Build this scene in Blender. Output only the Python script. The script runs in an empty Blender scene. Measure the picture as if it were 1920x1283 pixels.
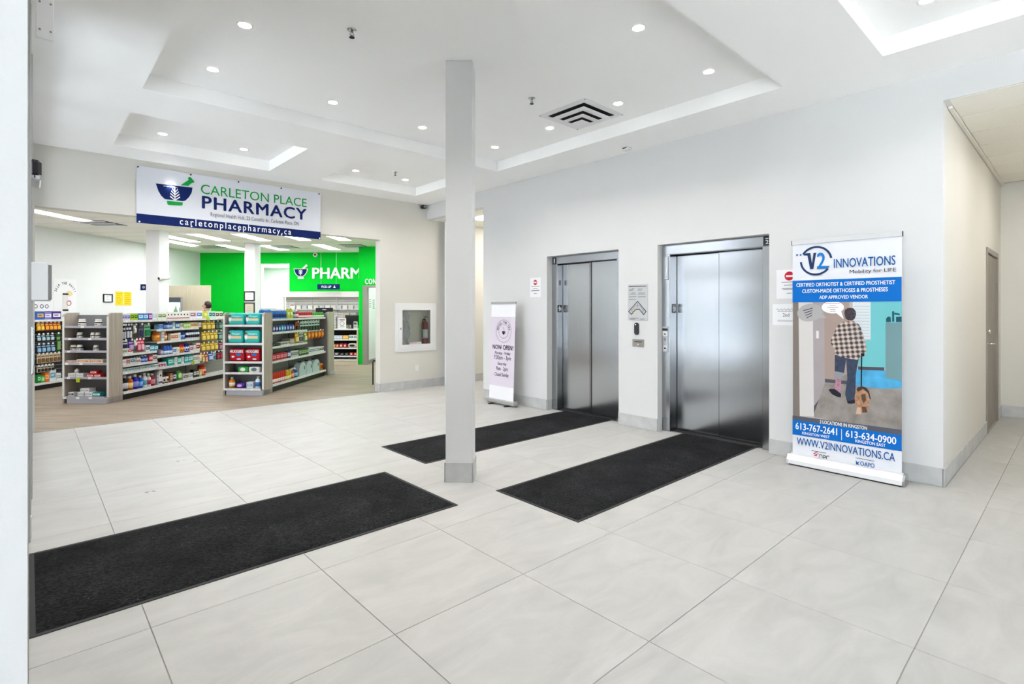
import bpy, bmesh, math, random
from mathutils import Vector, Matrix

random.seed(7)
SC = bpy.context.scene
COL = SC.collection
PI = math.pi

# ------------------------------------------------------------------ camera, world, exposure
cam_d = bpy.data.cameras.new('camera')
cam = bpy.data.objects.new('camera', cam_d)
COL.objects.link(cam)
cam.location = (0.0, 0.0, 1.45)
cam.rotation_euler = (PI / 2, 0, -math.radians(42.54))
cam_d.sensor_fit = 'HORIZONTAL'
cam_d.sensor_width = 36.0
cam_d.lens = 988.265 / 1920 * 36.0
cam_d.shift_y = (580.2 - 641.5) / 1920 * 1.0
cam_d.clip_start = 0.02
SC.camera = cam

world = bpy.data.worlds.new('daylight')
SC.world = world
world.use_nodes = True
wb = world.node_tree.nodes['Background']
wb.inputs[0].default_value = (0.92, 0.94, 1.0, 1)
wb.inputs[1].default_value = 5.0

sun_d = bpy.data.lights.new('bounce_sun', 'SUN')      # sun added behind the building; its bounce off the snow brightens the ceilings
sun_d.energy = 44.0
sun_d.angle = math.radians(0.6)
sun_d.color = (1.0, 0.96, 0.90)
sun = bpy.data.objects.new('bounce_sun', sun_d)
COL.objects.link(sun)
sun.rotation_euler = Vector((-0.75, -0.28, -0.58)).to_track_quat('-Z', 'Y').to_euler()

SC.view_settings.view_transform = 'Standard'
SC.view_settings.look = 'None'
SC.view_settings.gamma = 1.0
SC.view_settings.use_curve_mapping = False
SC.view_settings.exposure = 1.36

DOWNLIGHT_W = 3.4      # lobby downlights
TROFFER_E = 6.9         # pharmacy light panels
HALL_E = 5.9           # side passage panels

# ------------------------------------------------------------------ materials
def lin(c):
    c /= 255.0
    return c / 12.92 if c <= 0.04045 else ((c + 0.055) / 1.055) ** 2.4

def rgb(h):
    if isinstance(h, str):
        h = h.lstrip('#')
        return tuple(lin(int(h[i:i + 2], 16)) for i in (0, 2, 4)) + (1,)
    return tuple(h) + (1,)

MATS = {}
def mat(name, col, rough=0.5, metal=0.0, vary=0.0, scale=6.0, bump=0.0, bscale=120.0, emit=0.0, spec=0.5, coat=0.0):
    """procedural Principled material; vary mixes a noise-driven value change, bump a noise relief"""
    if name in MATS:
        return MATS[name]
    m = bpy.data.materials.new(name)
    m.use_nodes = True
    nt = m.node_tree
    b = nt.nodes['Principled BSDF']
    c = rgb(col)
    b.inputs['Base Color'].default_value = c
    b.inputs['Roughness'].default_value = rough
    b.inputs['Metallic'].default_value = metal
    b.inputs['Specular IOR Level'].default_value = spec
    if coat:
        b.inputs['Coat Weight'].default_value = coat
    if emit:
        b.inputs['Emission Color'].default_value = c
        b.inputs['Emission Strength'].default_value = emit
    if vary or bump:
        tc = nt.nodes.new('ShaderNodeTexCoord')
    if vary:
        n = nt.nodes.new('ShaderNodeTexNoise')
        n.inputs['Scale'].default_value = scale
        n.inputs['Detail'].default_value = 5
        nt.links.new(tc.outputs['Object'], n.inputs['Vector'])
        r = nt.nodes.new('ShaderNodeValToRGB')
        r.color_ramp.elements[0].position = 0.3
        r.color_ramp.elements[1].position = 0.72
        r.color_ramp.elements[0].color = tuple(x * (1 - vary) for x in c[:3]) + (1,)
        r.color_ramp.elements[1].color = tuple(min(1, x * (1 + vary)) for x in c[:3]) + (1,)
        nt.links.new(n.outputs['Fac'], r.inputs['Fac'])
        nt.links.new(r.outputs['Color'], b.inputs['Base Color'])
    if bump:
        n2 = nt.nodes.new('ShaderNodeTexNoise')
        n2.inputs['Scale'].default_value = bscale
        n2.inputs['Detail'].default_value = 3
        nt.links.new(tc.outputs['Object'], n2.inputs['Vector'])
        bp = nt.nodes.new('ShaderNodeBump')
        bp.inputs['Strength'].default_value = bump
        bp.inputs['Distance'].default_value = 0.01
        nt.links.new(n2.outputs['Fac'], bp.inputs['Height'])
        nt.links.new(bp.outputs['Normal'], b.inputs['Normal'])
    MATS[name] = m
    return m

def colmat(h, rough=0.45):
    if ('print_' + h.lstrip('#')) in MATS:
        return MATS['print_' + h.lstrip('#')]
    c = rgb(h)
    return mat('print_' + h.lstrip('#'), tuple(x ** 1.18 for x in c[:3]), rough, spec=0.3)

def tile_mat():
    m = bpy.data.materials.new('porcelain_tile')
    m.use_nodes = True
    nt = m.node_tree
    N, L = nt.nodes, nt.links
    b = N['Principled BSDF']
    tc = N.new('ShaderNodeTexCoord')
    geo = N.new('ShaderNodeNewGeometry')
    oi = N.new('ShaderNodeObjectInfo')
    off = N.new('ShaderNodeVectorMath'); off.operation = 'MULTIPLY_ADD'
    rnd = N.new('ShaderNodeCombineXYZ')
    for i in range(3):
        L.new(oi.outputs['Random'], rnd.inputs[i])
    off.inputs[1].default_value = (37, 23, 11)
    L.new(rnd.outputs[0], off.inputs[0])
    L.new(geo.outputs['Position'], off.inputs[2])
    st = N.new('ShaderNodeMapping')
    st.inputs['Scale'].default_value = (1.0, 2.4, 1.0)
    st.inputs['Rotation'].default_value = (0, 0, 0.5)
    L.new(off.outputs[0], st.inputs[0])
    n1 = N.new('ShaderNodeTexNoise'); n1.inputs['Scale'].default_value = 2.2; n1.inputs['Detail'].default_value = 8; n1.inputs['Roughness'].default_value = 0.62
    n1.inputs['Distortion'].default_value = 0.8
    L.new(st.outputs[0], n1.inputs[0])
    n2 = N.new('ShaderNodeTexNoise'); n2.inputs['Scale'].default_value = 160; n2.inputs['Detail'].default_value = 2
    L.new(off.outputs[0], n2.inputs[0])
    r = N.new('ShaderNodeValToRGB')
    r.color_ramp.elements[0].position = 0.3; r.color_ramp.elements[0].color = rgb('#a8a7a4')
    r.color_ramp.elements[1].position = 0.7; r.color_ramp.elements[1].color = rgb('#b9b8b5')
    L.new(n1.outputs['Fac'], r.inputs['Fac'])
    mx = N.new('ShaderNodeMix'); mx.data_type = 'RGBA'; mx.blend_type = 'MULTIPLY'
    mx.inputs['Factor'].default_value = 0.10
    L.new(r.outputs['Color'], mx.inputs['A']); L.new(n2.outputs['Color'], mx.inputs['B'])
    L.new(mx.outputs['Result'], b.inputs['Base Color'])
    rr = N.new('ShaderNodeMapRange'); rr.inputs['To Min'].default_value = 0.36; rr.inputs['To Max'].default_value = 0.5
    L.new(n1.outputs['Fac'], rr.inputs['Value']); L.new(rr.outputs[0], b.inputs['Roughness'])
    b.inputs['Specular IOR Level'].default_value = 0.4
    MATS['tile'] = m
    return m

def plank_mat():
    m = bpy.data.materials.new('vinyl_plank')
    m.use_nodes = True
    nt = m.node_tree; N, L = nt.nodes, nt.links
    b = N['Principled BSDF']
    geo = N.new('ShaderNodeNewGeometry')
    mp = N.new('ShaderNodeMapping'); mp.vector_type = 'POINT'
    mp.inputs['Rotation'].default_value = (0, 0, math.radians(45))
    L.new(geo.outputs['Position'], mp.inputs[0])
    br = N.new('ShaderNodeTexBrick')
    br.offset = 0.37; br.inputs['Scale'].default_value = 1.0
    br.inputs['Brick Width'].default_value = 1.22; br.inputs['Row Height'].default_value = 0.18
    br.inputs['Mortar Size'].default_value = 0.0015
    br.inputs['Color1'].default_value = rgb('#8f8171'); br.inputs['Color2'].default_value = rgb('#7d7063'); br.inputs['Mortar'].default_value = rgb('#544a40')
    L.new(mp.outputs[0], br.inputs[0])
    m2 = N.new('ShaderNodeMapping'); m2.inputs['Scale'].default_value = (0.8, 14, 1)
    L.new(mp.outputs[0], m2.inputs[0])
    n = N.new('ShaderNodeTexNoise'); n.inputs['Scale'].default_value = 1.6; n.inputs['Detail'].default_value = 7; n.inputs['Roughness'].default_value = 0.65
    L.new(m2.outputs[0], n.inputs[0])
    r = N.new('ShaderNodeValToRGB')
    r.color_ramp.elements[0].position = 0.32; r.color_ramp.elements[0].color = rgb('#52463c')
    r.color_ramp.elements[1].position = 0.66; r.color_ramp.elements[1].color = rgb('#aa9c8a')
    L.new(n.outputs['Fac'], r.inputs[0])
    mx = N.new('ShaderNodeMix'); mx.data_type = 'RGBA'; mx.inputs['Factor'].default_value = 0.55
    L.new(br.outputs['Color'], mx.inputs['A']); L.new(r.outputs['Color'], mx.inputs['B'])
    L.new(mx.outputs['Result'], b.inputs['Base Color'])
    b.inputs['Roughness'].default_value = 0.5
    MATS['plank'] = m
    return m

def wood_mat(name, c0, c1, vertical=True):
    m = bpy.data.materials.new(name)
    m.use_nodes = True
    nt = m.node_tree; N, L = nt.nodes, nt.links
    b = N['Principled BSDF']
    tc = N.new('ShaderNodeTexCoord')
    mp = N.new('ShaderNodeMapping'); mp.inputs['Scale'].default_value = (28, 28, 1.2) if vertical else (1.2, 28, 28)
    L.new(tc.outputs['Object'], mp.inputs[0])
    n = N.new('ShaderNodeTexNoise'); n.inputs['Scale'].default_value = 2; n.inputs['Detail'].default_value = 6
    L.new(mp.outputs[0], n.inputs[0])
    r = N.new('ShaderNodeValToRGB')
    r.color_ramp.elements[0].position = 0.3; r.color_ramp.elements[0].color = rgb(c0)
    r.color_ramp.elements[1].position = 0.7; r.color_ramp.elements[1].color = rgb(c1)
    L.new(n.outputs['Fac'], r.inputs[0]); L.new(r.outputs['Color'], b.inputs['Base Color'])
    b.inputs['Roughness'].default_value = 0.55
    MATS[name] = m
    return m

def steel_mat():
    m = bpy.data.materials.new('brushed_steel')
    m.use_nodes = True
    nt = m.node_tree; N, L = nt.nodes, nt.links
    b = N['Principled BSDF']
    b.inputs['Base Color'].default_value = (0.40, 0.412, 0.425, 1)
    b.inputs['Metallic'].default_value = 1.0
    b.inputs['Roughness'].default_value = 0.34
    b.inputs['Anisotropic'].default_value = 0.8
    geo = N.new('ShaderNodeNewGeometry')
    tg = N.new('ShaderNodeVectorMath'); tg.operation = 'CROSS_PRODUCT'; tg.inputs[1].default_value = (0, 0.02, 1)
    L.new(geo.outputs['True Normal'], tg.inputs[0])
    L.new(tg.outputs[0], b.inputs['Tangent'])
    tc = N.new('ShaderNodeTexCoord')
    mp = N.new('ShaderNodeMapping'); mp.inputs['Scale'].default_value = (6, 6, 0.5)
    L.new(tc.outputs['Object'], mp.inputs[0])
    n = N.new('ShaderNodeTexNoise'); n.inputs['Scale'].default_value = 8; n.inputs['Detail'].default_value = 3
    L.new(mp.outputs[0], n.inputs[0])
    rr = N.new('ShaderNodeMapRange'); rr.inputs['To Min'].default_value = 0.18; rr.inputs['To Max'].default_value = 0.22
    L.new(n.outputs['Fac'], rr.inputs['Value']); L.new(rr.outputs[0], b.inputs['Roughness'])
    n3 = N.new('ShaderNodeTexNoise'); n3.inputs['Scale'].default_value = 1.6; n3.inputs['Detail'].default_value = 2
    L.new(tc.outputs['Object'], n3.inputs[0])
    bp = N.new('ShaderNodeBump'); bp.inputs['Strength'].default_value = 0.05; bp.inputs['Distance'].default_value = 0.02
    L.new(n3.outputs['Fac'], bp.inputs['Height']); L.new(bp.outputs['Normal'], b.inputs['Normal'])
    MATS['steel'] = m
    return m

def glass_mat(key='glass', tint=(0.95, 0.975, 0.97, 1)):
    m = bpy.data.materials.new('clear_glass')
    m.use_nodes = True
    nt = m.node_tree; N, L = nt.nodes, nt.links
    out = N['Material Output']
    N.remove(N['Principled BSDF'])
    t = N.new('ShaderNodeBsdfTransparent'); t.inputs[0].default_value = tint
    g = N.new('ShaderNodeBsdfGlossy'); g.inputs['Roughness'].default_value = 0.02
    f = N.new('ShaderNodeFresnel'); f.inputs[0].default_value = 1.45
    mx = N.new('ShaderNodeMixShader')
    L.new(f.outputs[0], mx.inputs[0]); L.new(t.outputs[0], mx.inputs[1]); L.new(g.outputs[0], mx.inputs[2])
    L.new(mx.outputs[0], out.inputs[0])
    MATS[key] = m
    return m

def plaid_mat():
    m = bpy.data.materials.new('p_plaid')
    m.use_nodes = True
    nt = m.node_tree; N, L = nt.nodes, nt.links
    b = N['Principled BSDF']
    tc = N.new('ShaderNodeTexCoord')
    outs = []
    for rot in (0.12, PI / 2 + 0.12):
        mp = N.new('ShaderNodeMapping'); mp.inputs['Rotation'].default_value = (0, rot, 0)
        L.new(tc.outputs['Object'], mp.inputs[0])
        w = N.new('ShaderNodeTexWave'); w.bands_direction = 'X'; w.inputs['Scale'].default_value = 8.0
        L.new(mp.outputs[0], w.inputs[0])
        outs.append(w)
    a = N.new('ShaderNodeMath'); a.operation = 'ADD'
    L.new(outs[0].outputs['Fac'], a.inputs[0]); L.new(outs[1].outputs['Fac'], a.inputs[1])
    h = N.new('ShaderNodeMath'); h.operation = 'MULTIPLY'; h.inputs[1].default_value = 0.5
    L.new(a.outputs[0], h.inputs[0])
    r = N.new('ShaderNodeValToRGB')
    r.color_ramp.elements[0].position = 0.25; r.color_ramp.elements[0].color = rgb('#3a3034')
    r.color_ramp.elements[1].position = 0.8; r.color_ramp.elements[1].color = rgb('#c8b8ac')
    L.new(h.outputs[0], r.inputs[0]); L.new(r.outputs['Color'], b.inputs['Base Color'])
    b.inputs['Roughness'].default_value = 0.6
    MATS['p_plaid'] = m

def mat_pile():
    m = bpy.data.materials.new('mat_pile')
    m.use_nodes = True
    nt = m.node_tree; N, L = nt.nodes, nt.links
    b = N['Principled BSDF']
    tc = N.new('ShaderNodeTexCoord')
    n1 = N.new('ShaderNodeTexNoise'); n1.inputs['Scale'].default_value = 2.6; n1.inputs['Detail'].default_value = 6; n1.inputs['Roughness'].default_value = 0.6
    n2 = N.new('ShaderNodeTexNoise'); n2.inputs['Scale'].default_value = 70; n2.inputs['Detail'].default_value = 5
    n3 = N.new('ShaderNodeTexVoronoi'); n3.inputs['Scale'].default_value = 42
    for n in (n1, n2, n3):
        L.new(tc.outputs['Object'], n.inputs['Vector'])
    r1 = N.new('ShaderNodeValToRGB')
    r1.color_ramp.elements[0].position = 0.3; r1.color_ramp.elements[0].color = (0.003, 0.0032, 0.0036, 1)
    r1.color_ramp.elements[1].position = 0.75; r1.color_ramp.elements[1].color = (0.020, 0.021, 0.0225, 1)
    L.new(n1.outputs['Fac'], r1.inputs[0])
    r2 = N.new('ShaderNodeValToRGB')
    r2.color_ramp.elements[0].position = 0.35; r2.color_ramp.elements[0].color = (0.25, 0.25, 0.25, 1)
    r2.color_ramp.elements[1].position = 0.7; r2.color_ramp.elements[1].color = (1.9, 1.9, 1.9, 1)
    L.new(n2.outputs['Fac'], r2.inputs[0])
    mx = N.new('ShaderNodeMix'); mx.data_type = 'RGBA'; mx.blend_type = 'MULTIPLY'; mx.inputs['Factor'].default_value = 1
    L.new(r1.outputs['Color'], mx.inputs['A']); L.new(r2.outputs['Color'], mx.inputs['B'])
    # sparse crumbs of salt and grit caught in the pile
    r3 = N.new('ShaderNodeValToRGB')
    r3.color_ramp.elements[0].position = 0.03; r3.color_ramp.elements[0].color = (1, 1, 1, 1)
    r3.color_ramp.elements[1].position = 0.11; r3.color_ramp.elements[1].color = (0, 0, 0, 1)
    L.new(n3.outputs['Distance'], r3.inputs[0])
    n4 = N.new('ShaderNodeTexNoise'); n4.inputs['Scale'].default_value = 5
    L.new(tc.outputs['Object'], n4.inputs['Vector'])
    gt = N.new('ShaderNodeMath'); gt.operation = 'GREATER_THAN'; gt.inputs[1].default_value = 0.6
    L.new(n4.outputs['Fac'], gt.inputs[0])
    ml = N.new('ShaderNodeMath'); ml.operation = 'MULTIPLY'
    L.new(r3.outputs['Color'], ml.inputs[0]); L.new(gt.outputs[0], ml.inputs[1])
    mx2 = N.new('ShaderNodeMix'); mx2.data_type = 'RGBA'
    L.new(ml.outputs[0], mx2.inputs['Factor']); L.new(mx.outputs['Result'], mx2.inputs['A']); mx2.inputs['B'].default_value = (0.35, 0.35, 0.34, 1)
    L.new(mx2.outputs['Result'], b.inputs['Base Color'])
    b.inputs['Roughness'].default_value = 0.95
    b.inputs['Specular IOR Level'].default_value = 0.15
    bp = N.new('ShaderNodeBump'); bp.inputs['Strength'].default_value = 0.9; bp.inputs['Distance'].default_value = 0.01
    L.new(n2.outputs['Fac'], bp.inputs['Height']); L.new(bp.outputs['Normal'], b.inputs['Normal'])
    MATS['pile'] = m

tile_mat(); plank_mat(); steel_mat(); glass_mat(); glass_mat('tinted_glass', (0.59, 0.61, 0.63, 1)); glass_mat('pale_glass', (0.92, 0.94, 0.95, 1)); plaid_mat(); mat_pile()
wood_mat('laminate', '#9d9388', '#b3a99d')
wood_mat('door_wood', '#7c746a', '#8f877c')
wood_mat('panel_wood', '#c2b99f', '#cdc4ab')
mat('paint', '#d4d4d3', 0.6, vary=0.012, scale=2.0, bump=0.04, bscale=180)
mat('paint_warm', '#d3d0c8', 0.6, vary=0.012, scale=2.0, bump=0.04, bscale=180)
mat('ceiling_paint', '#f9f9f7', 0.75, vary=0.01, scale=2.0)
mat('pharmacy_paint', '#e2e3e4', 0.6, vary=0.01)
mat('green_paint', '#00cc34', 0.85, vary=0.02, spec=0.15)
mat('base_tile', '#b9bab9', 0.45, vary=0.10, scale=7.0)
mat('bounce_snow', '#e6e8ea', 0.8, vary=0.08, scale=0.8)
mat('reflection_grey', '#6f7880', 0.8, vary=0.15, scale=0.5)
mat('grout', '#9d9c97', 0.85)
mat('lay_in', '#efece2', 0.8, vary=0.03, scale=60)
mat('liner_white', '#efece0', 0.5)
mat('white_metal', '#e4e4e4', 0.35)
mat('white_plastic', '#e0e0de', 0.4)
mat('grey_metal', '#8f9192', 0.4, metal=0.3)
mat('frame_grey', '#8b877f', 0.5)
mat('alu', '#b8babb', 0.35, metal=0.8)
mat('alu_white', '#d2d3d4', 0.35, metal=0.15)
mat('chrome', '#d0d2d4', 0.15, metal=1.0)
mat('black_plastic', '#141416', 0.3)
mat('black_metal', '#18181a', 0.4, metal=0.3)
mat('rubber', '#1c1c1e', 0.7)
mat('dark', '#0c0c0d', 0.8)
mat('shelf_white', '#d9dad8', 0.4)
mat('shelf_grey', '#77787c', 0.5, vary=0.03)
mat('rack_back', '#8a8781', 0.55)
mat('shelf_lilac', '#a9abb4', 0.4)
mat('kick_black', '#0b0b0c', 0.5)
mat('slat_white', '#dedcd8', 0.45)
mat('paper', '#e8e8ea', 0.6)
mat('paper_lilac', '#d6ced8', 0.5)
mat('lamp_lens', '#fffdf5', 0.4, emit=16.0)
mat('troffer_lens', '#fdfdff', 0.4, emit=TROFFER_E)
mat('hall_lens', '#fffbf3', 0.4, emit=HALL_E)
mat('screen', '#cfe2f0', 0.3, emit=0.7)
mat('red_enamel', '#8c1c24', 0.3)
mat('skin', '#c89a84', 0.55)
mat('hair', '#1c100e', 0.6)
mat('shirt', '#dfe3e6', 0.7)
mat('trousers', '#2a2d38', 0.8)
mat('yellow_paper', '#f2d20c', 0.6)
mat('p_floor', '#8b837d', 0.5, vary=0.30, scale=9.0)
mat('p_denim', '#26344e', 0.5, vary=0.35, scale=25.0)
mat('p_dog', '#a87c5c', 0.5, vary=0.4, scale=40.0)
mat('p_hair', '#352a34', 0.5, vary=0.5, scale=60.0)
mat('p_cyan', '#3f9cc8', 0.5, vary=0.25, scale=10.0)
mat('p_sock', '#a8788a', 0.5, vary=0.4, scale=60.0)
mat('p_side', '#9f9698', 0.5, vary=0.06, scale=4.0)
for k, v in dict(p_wall='#b3aaa4', p_jamb='#7d736c', p_post='#cdc9c6', p_side='#9f9698', p_skirt='#4d4d58', p_beige='#a18f86', p_floor='#8b837d', p_blind='#cfd5d8', p_teal='#6cb8bc', p_cyan='#3f9cc8', p_cabinet='#6f9094', p_dark_teal='#1c4a5c', p_plate='#d8d6d4', p_denim='#26344e', p_cuff='#8a8e96', p_sock='#a8788a', p_shoe='#23252f', p_skin='#b8988a', p_hair='#352a34', p_glove='#1c1a1e', p_leash='#14141a', p_dog='#a87c5c', p_dog_leg='#c8a890', p_dog_dark='#5c4434', p_harness='#3c3436', p_grey_bubble='#a8a6a6', p_white='#eceef2', p_ink='#22242c', p_ink_red='#a84a54', p_blue='#0068bc', p_navy='#23385e', p_mid='#1474c0', p_deep='#0c5898', p_slate='#565862', p_red='#b83040',
            s_navy='#08205e', s_green='#0c9a40', s_white='#eceef0', s_grey='#55606a', t_lilac='#d6ccd8', e_line='#3c4044', e_fill='#b4b6b8', e_line2='#6c7074', e_plate='#bfc1c2', banner_white='#dcdee4', s_red='#c02030').items():
    mat(k, v, 0.7, spec=0.2)

# ------------------------------------------------------------------ helpers
def pq(P, Q, z=0.0):
    """pharmacy axes (rotated 45 degrees to the lobby) to world"""
    s = math.sqrt(0.5)
    return Vector(((P + Q) * s, (Q - P) * s, z))
R_PQ = -PI / 4          # local x along P, local y along Q
R_P = PI / 4            # faces +P: local x along Q, local y along -P
R_X = -PI / 2           # faces -X: local x along -Y, local y along +X

class MB:
    """collects shapes; build() links them as ONE mesh object"""
    def __init__(s):
        s.v = []; s.f = []; s.smooth = []
    def add(s, vs, fs, smooth=False):
        o = len(s.v)
        s.v += [tuple(v) for v in vs]
        s.f += [tuple(i + o for i in f) for f in fs]
        s.smooth += [smooth] * len(fs)
        return s
    def box(s, x0, y0, z0, x1, y1, z1):
        vs = [(x, y, z) for x in (x0, x1) for y in (y0, y1) for z in (z0, z1)]
        fs = [(0, 1, 3, 2), (4, 6, 7, 5), (0, 4, 5, 1), (2, 3, 7, 6), (0, 2, 6, 4), (1, 5, 7, 3)]
        return s.add(vs, fs)
    def cbox(s, x0, y0, z0, x1, y1, z1, c=0.004):
        """box with chamfered edges"""
        c = min(c, (x1 - x0) * .45, (y1 - y0) * .45, (z1 - z0) * .45)
        vs = []; idx = {}
        for i, x in enumerate((x0, x1)):
            for j, y in enumerate((y0, y1)):
                for k, z in enumerate((z0, z1)):
                    sx, sy, sz = (1 - 2 * i) * c, (1 - 2 * j) * c, (1 - 2 * k) * c
                    for a, p in (('x', (x, y + sy, z + sz)), ('y', (x + sx, y, z + sz)), ('z', (x + sx, y + sy, z))):
                        idx[(i, j, k, a)] = len(vs); vs.append(p)
        g = lambda i, j, k, a: idx[(i, j, k, a)]
        fs = []
        for t in (0, 1):
            fs.append([g(t, 0, 0, 'x'), g(t, 0, 1, 'x'), g(t, 1, 1, 'x'), g(t, 1, 0, 'x')][::1 if t == 0 else -1])
            fs.append([g(0, t, 0, 'y'), g(1, t, 0, 'y'), g(1, t, 1, 'y'), g(0, t, 1, 'y')][::1 if t == 0 else -1])
            fs.append([g(0, 0, t, 'z'), g(0, 1, t, 'z'), g(1, 1, t, 'z'), g(1, 0, t, 'z')][::1 if t == 0 else -1])
        for j in (0, 1):
            for k in (0, 1):
                fs.append([g(0, j, k, 'y'), g(1, j, k, 'y'), g(1, j, k, 'z'), g(0, j, k, 'z')])
                fs.append([g(j, 0, k, 'x'), g(j, 1, k, 'x'), g(j, 1, k, 'z'), g(j, 0, k, 'z')])
                fs.append([g(j, k, 0, 'x'), g(j, k, 1, 'x'), g(j, k, 1, 'y'), g(j, k, 0, 'y')])
        for i in (0, 1):
            for j in (0, 1):
                for k in (0, 1):
                    fs.append([g(i, j, k, 'x'), g(i, j, k, 'y'), g(i, j, k, 'z')])
        return s.add(vs, fs)
    def lathe(s, prof, n=14, cx=0, cy=0, axis='z', smooth=True):
        vs = []; fs = []
        for r, z in prof:
            for i in range(n):
                a = 2 * PI * i / n
                if axis == 'z': vs.append((cx + r * math.cos(a), cy + r * math.sin(a), z))
                elif axis == 'y': vs.append((cx + r * math.cos(a), z, cy + r * math.sin(a)))
                else: vs.append((z, cx + r * math.cos(a), cy + r * math.sin(a)))
        for k in range(len(prof) - 1):
            for i in range(n):
                fs.append((k * n + i, k * n + (i + 1) % n, (k + 1) * n + (i + 1) % n, (k + 1) * n + i))
        fs.append(tuple(range(n - 1, -1, -1))); fs.append(tuple(range((len(prof) - 1) * n, len(prof) * n)))
        s.add(vs, fs, smooth)
        s.smooth[-1] = s.smooth[-2] = False
        return s
    def prism_y(s, pts, y0, y1):
        """polygon in local x,z extruded along y"""
        n = len(pts)
        vs = [(x, y0, z) for x, z in pts] + [(x, y1, z) for x, z in pts]
        fs = [tuple(range(n)), tuple(range(2 * n - 1, n - 1, -1))] + [(i, (i + 1) % n, n + (i + 1) % n, n + i) for i in range(n)]
        return s.add(vs, fs)
    def prism_z(s, pts, z0, z1):
        n = len(pts)
        vs = [(x, y, z0) for x, y in pts] + [(x, y, z1) for x, y in pts]
        fs = [tuple(range(n - 1, -1, -1)), tuple(range(n, 2 * n))] + [(i, (i + 1) % n, n + (i + 1) % n, n + i) for i in range(n)]
        return s.add(vs, fs)
    def tube(s, pts, r, n=8):
        pts = [Vector(p) for p in pts]
        vs = []; fs = []
        for i, p in enumerate(pts):
            d = (pts[min(i + 1, len(pts) - 1)] - pts[max(i - 1, 0)]).normalized()
            u = d.orthogonal().normalized() if i == 0 else (u - d * u.dot(d)).normalized()
            w = d.cross(u)
            for k in range(n):
                a = 2 * PI * k / n
                vs.append(p + u * r * math.cos(a) + w * r * math.sin(a))
        for i in range(len(pts) - 1):
            for k in range(n):
                fs.append((i * n + k, i * n + (k + 1) % n, (i + 1) * n + (k + 1) % n, (i + 1) * n + k))
        fs.append(tuple(range(n - 1, -1, -1))); fs.append(tuple(range((len(pts) - 1) * n, len(pts) * n)))
        return s.add(vs, fs, True)
    def puff(s, w, d, h, e=0.45, nu=18, nv=10, cz=None):
        """superellipsoid cushion, front at y=0, base at z=0"""
        vs = []; fs = []
        sg = lambda t, p: math.copysign(abs(t) ** p, t)
        for j in range(nv + 1):
            a = -PI / 2 + PI * j / nv
            for i in range(nu):
                b = 2 * PI * i / nu
                x = sg(math.cos(a), e) * sg(math.cos(b), e); y = sg(math.cos(a), e) * sg(math.sin(b), e); z = sg(math.sin(a), e)
                vs.append((x * w / 2, d / 2 + y * d / 2, h / 2 + z * h / 2))
        for j in range(nv):
            for i in range(nu):
                fs.append((j * nu + i, j * nu + (i + 1) % nu, (j + 1) * nu + (i + 1) % nu, (j + 1) * nu + i))
        return s.add(vs, fs, True)
    def mesh(s, name, m):
        me = bpy.data.meshes.new(name)
        me.from_pydata(s.v, [], s.f)
        me.polygons.foreach_set('use_smooth', s.smooth)
        bm = bmesh.new(); bm.from_mesh(me)
        bmesh.ops.recalc_face_normals(bm, faces=bm.faces)
        bm.to_mesh(me); bm.free()
        me.materials.append(MATS[m] if isinstance(m, str) else m)
        me.update()
        return me
    def build(s, name, m, parent=None, loc=(0, 0, 0), rz=0.0):
        return obj(name, s.mesh(name, m), parent, loc, rz)

def obj(name, data, parent=None, loc=(0, 0, 0), rz=0.0):
    o = bpy.data.objects.new(name, data)
    COL.objects.link(o)
    if parent is not None:
        o.parent = parent
    o.location = loc
    o.rotation_euler = (0, 0, rz)
    return o

USED = {}
def tag(o, label, cat, group=None):
    o['label'] = label
    o['category'] = cat
    if group:
        o['group'] = group
    return o

def thing(name, label, cat, loc=(0, 0, 0), rz=0.0, group=None):
    return tag(obj(name, None, None, loc, rz), label, cat, group)

def struct(o):
    o['kind'] = 'structure'
    return o

TXT = {}
def text_mesh(s, m, bold=0.0, extrude=0.0004, space=1.0):
    k = (s, m, bold, space)
    if k in TXT:
        return TXT[k]
    cu = bpy.data.curves.new('lettering', 'FONT')
    cu.body = s
    cu.resolution_u = 3
    cu.space_character = space
    cu.extrude = extrude
    t = bpy.data.objects.new('tmp_text', cu)
    COL.objects.link(t)
    bpy.context.view_layer.update()
    me = bpy.data.meshes.new_from_object(t.evaluated_get(bpy.context.evaluated_depsgraph_get()))
    bpy.data.objects.remove(t); bpy.data.curves.remove(cu)
    me.name = 'lettering'
    if bold:                       # heavier strokes: the outline repeated a little to each side
        bm = bmesh.new(); bm.from_mesh(me)
        src = list(bm.verts) + list(bm.edges) + list(bm.faces)
        for dz, (dx, dy) in enumerate(((bold, 0), (-bold, 0), (0, bold * .6), (0, -bold * .6))):
            g = bmesh.ops.duplicate(bm, geom=src)
            for v in g['geom']:
                if isinstance(v, bmesh.types.BMVert):
                    v.co.x += dx; v.co.y += dy; v.co.z += 0.00008 * (dz + 1)
        bm.to_mesh(me); bm.free()
    me.materials.clear(); me.materials.append(MATS[m])
    xs = [v.co.x for v in me.vertices]; ys = [v.co.y for v in me.vertices]
    x0, x1, y0, y1 = min(xs), max(xs), min(ys), max(ys)
    for v in me.vertices:          # normalise to the unit square, upright in local x,z, facing -y
        x, y, z = v.co
        v.co = ((x - x0) / (x1 - x0), -z, (y - y0) / (y1 - y0))
    me.update()
    TXT[k] = me
    return me

def text(s, bl, tr, m, parent, y=-0.003, bold=0.0, name='lettering', space=1.0):
    o = obj(name, text_mesh(s, m, bold, 0.0004, space), parent, (bl[0], y, bl[1]))
    o.scale = (tr[0] - bl[0], 1, tr[1] - bl[1])
    return o

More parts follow.
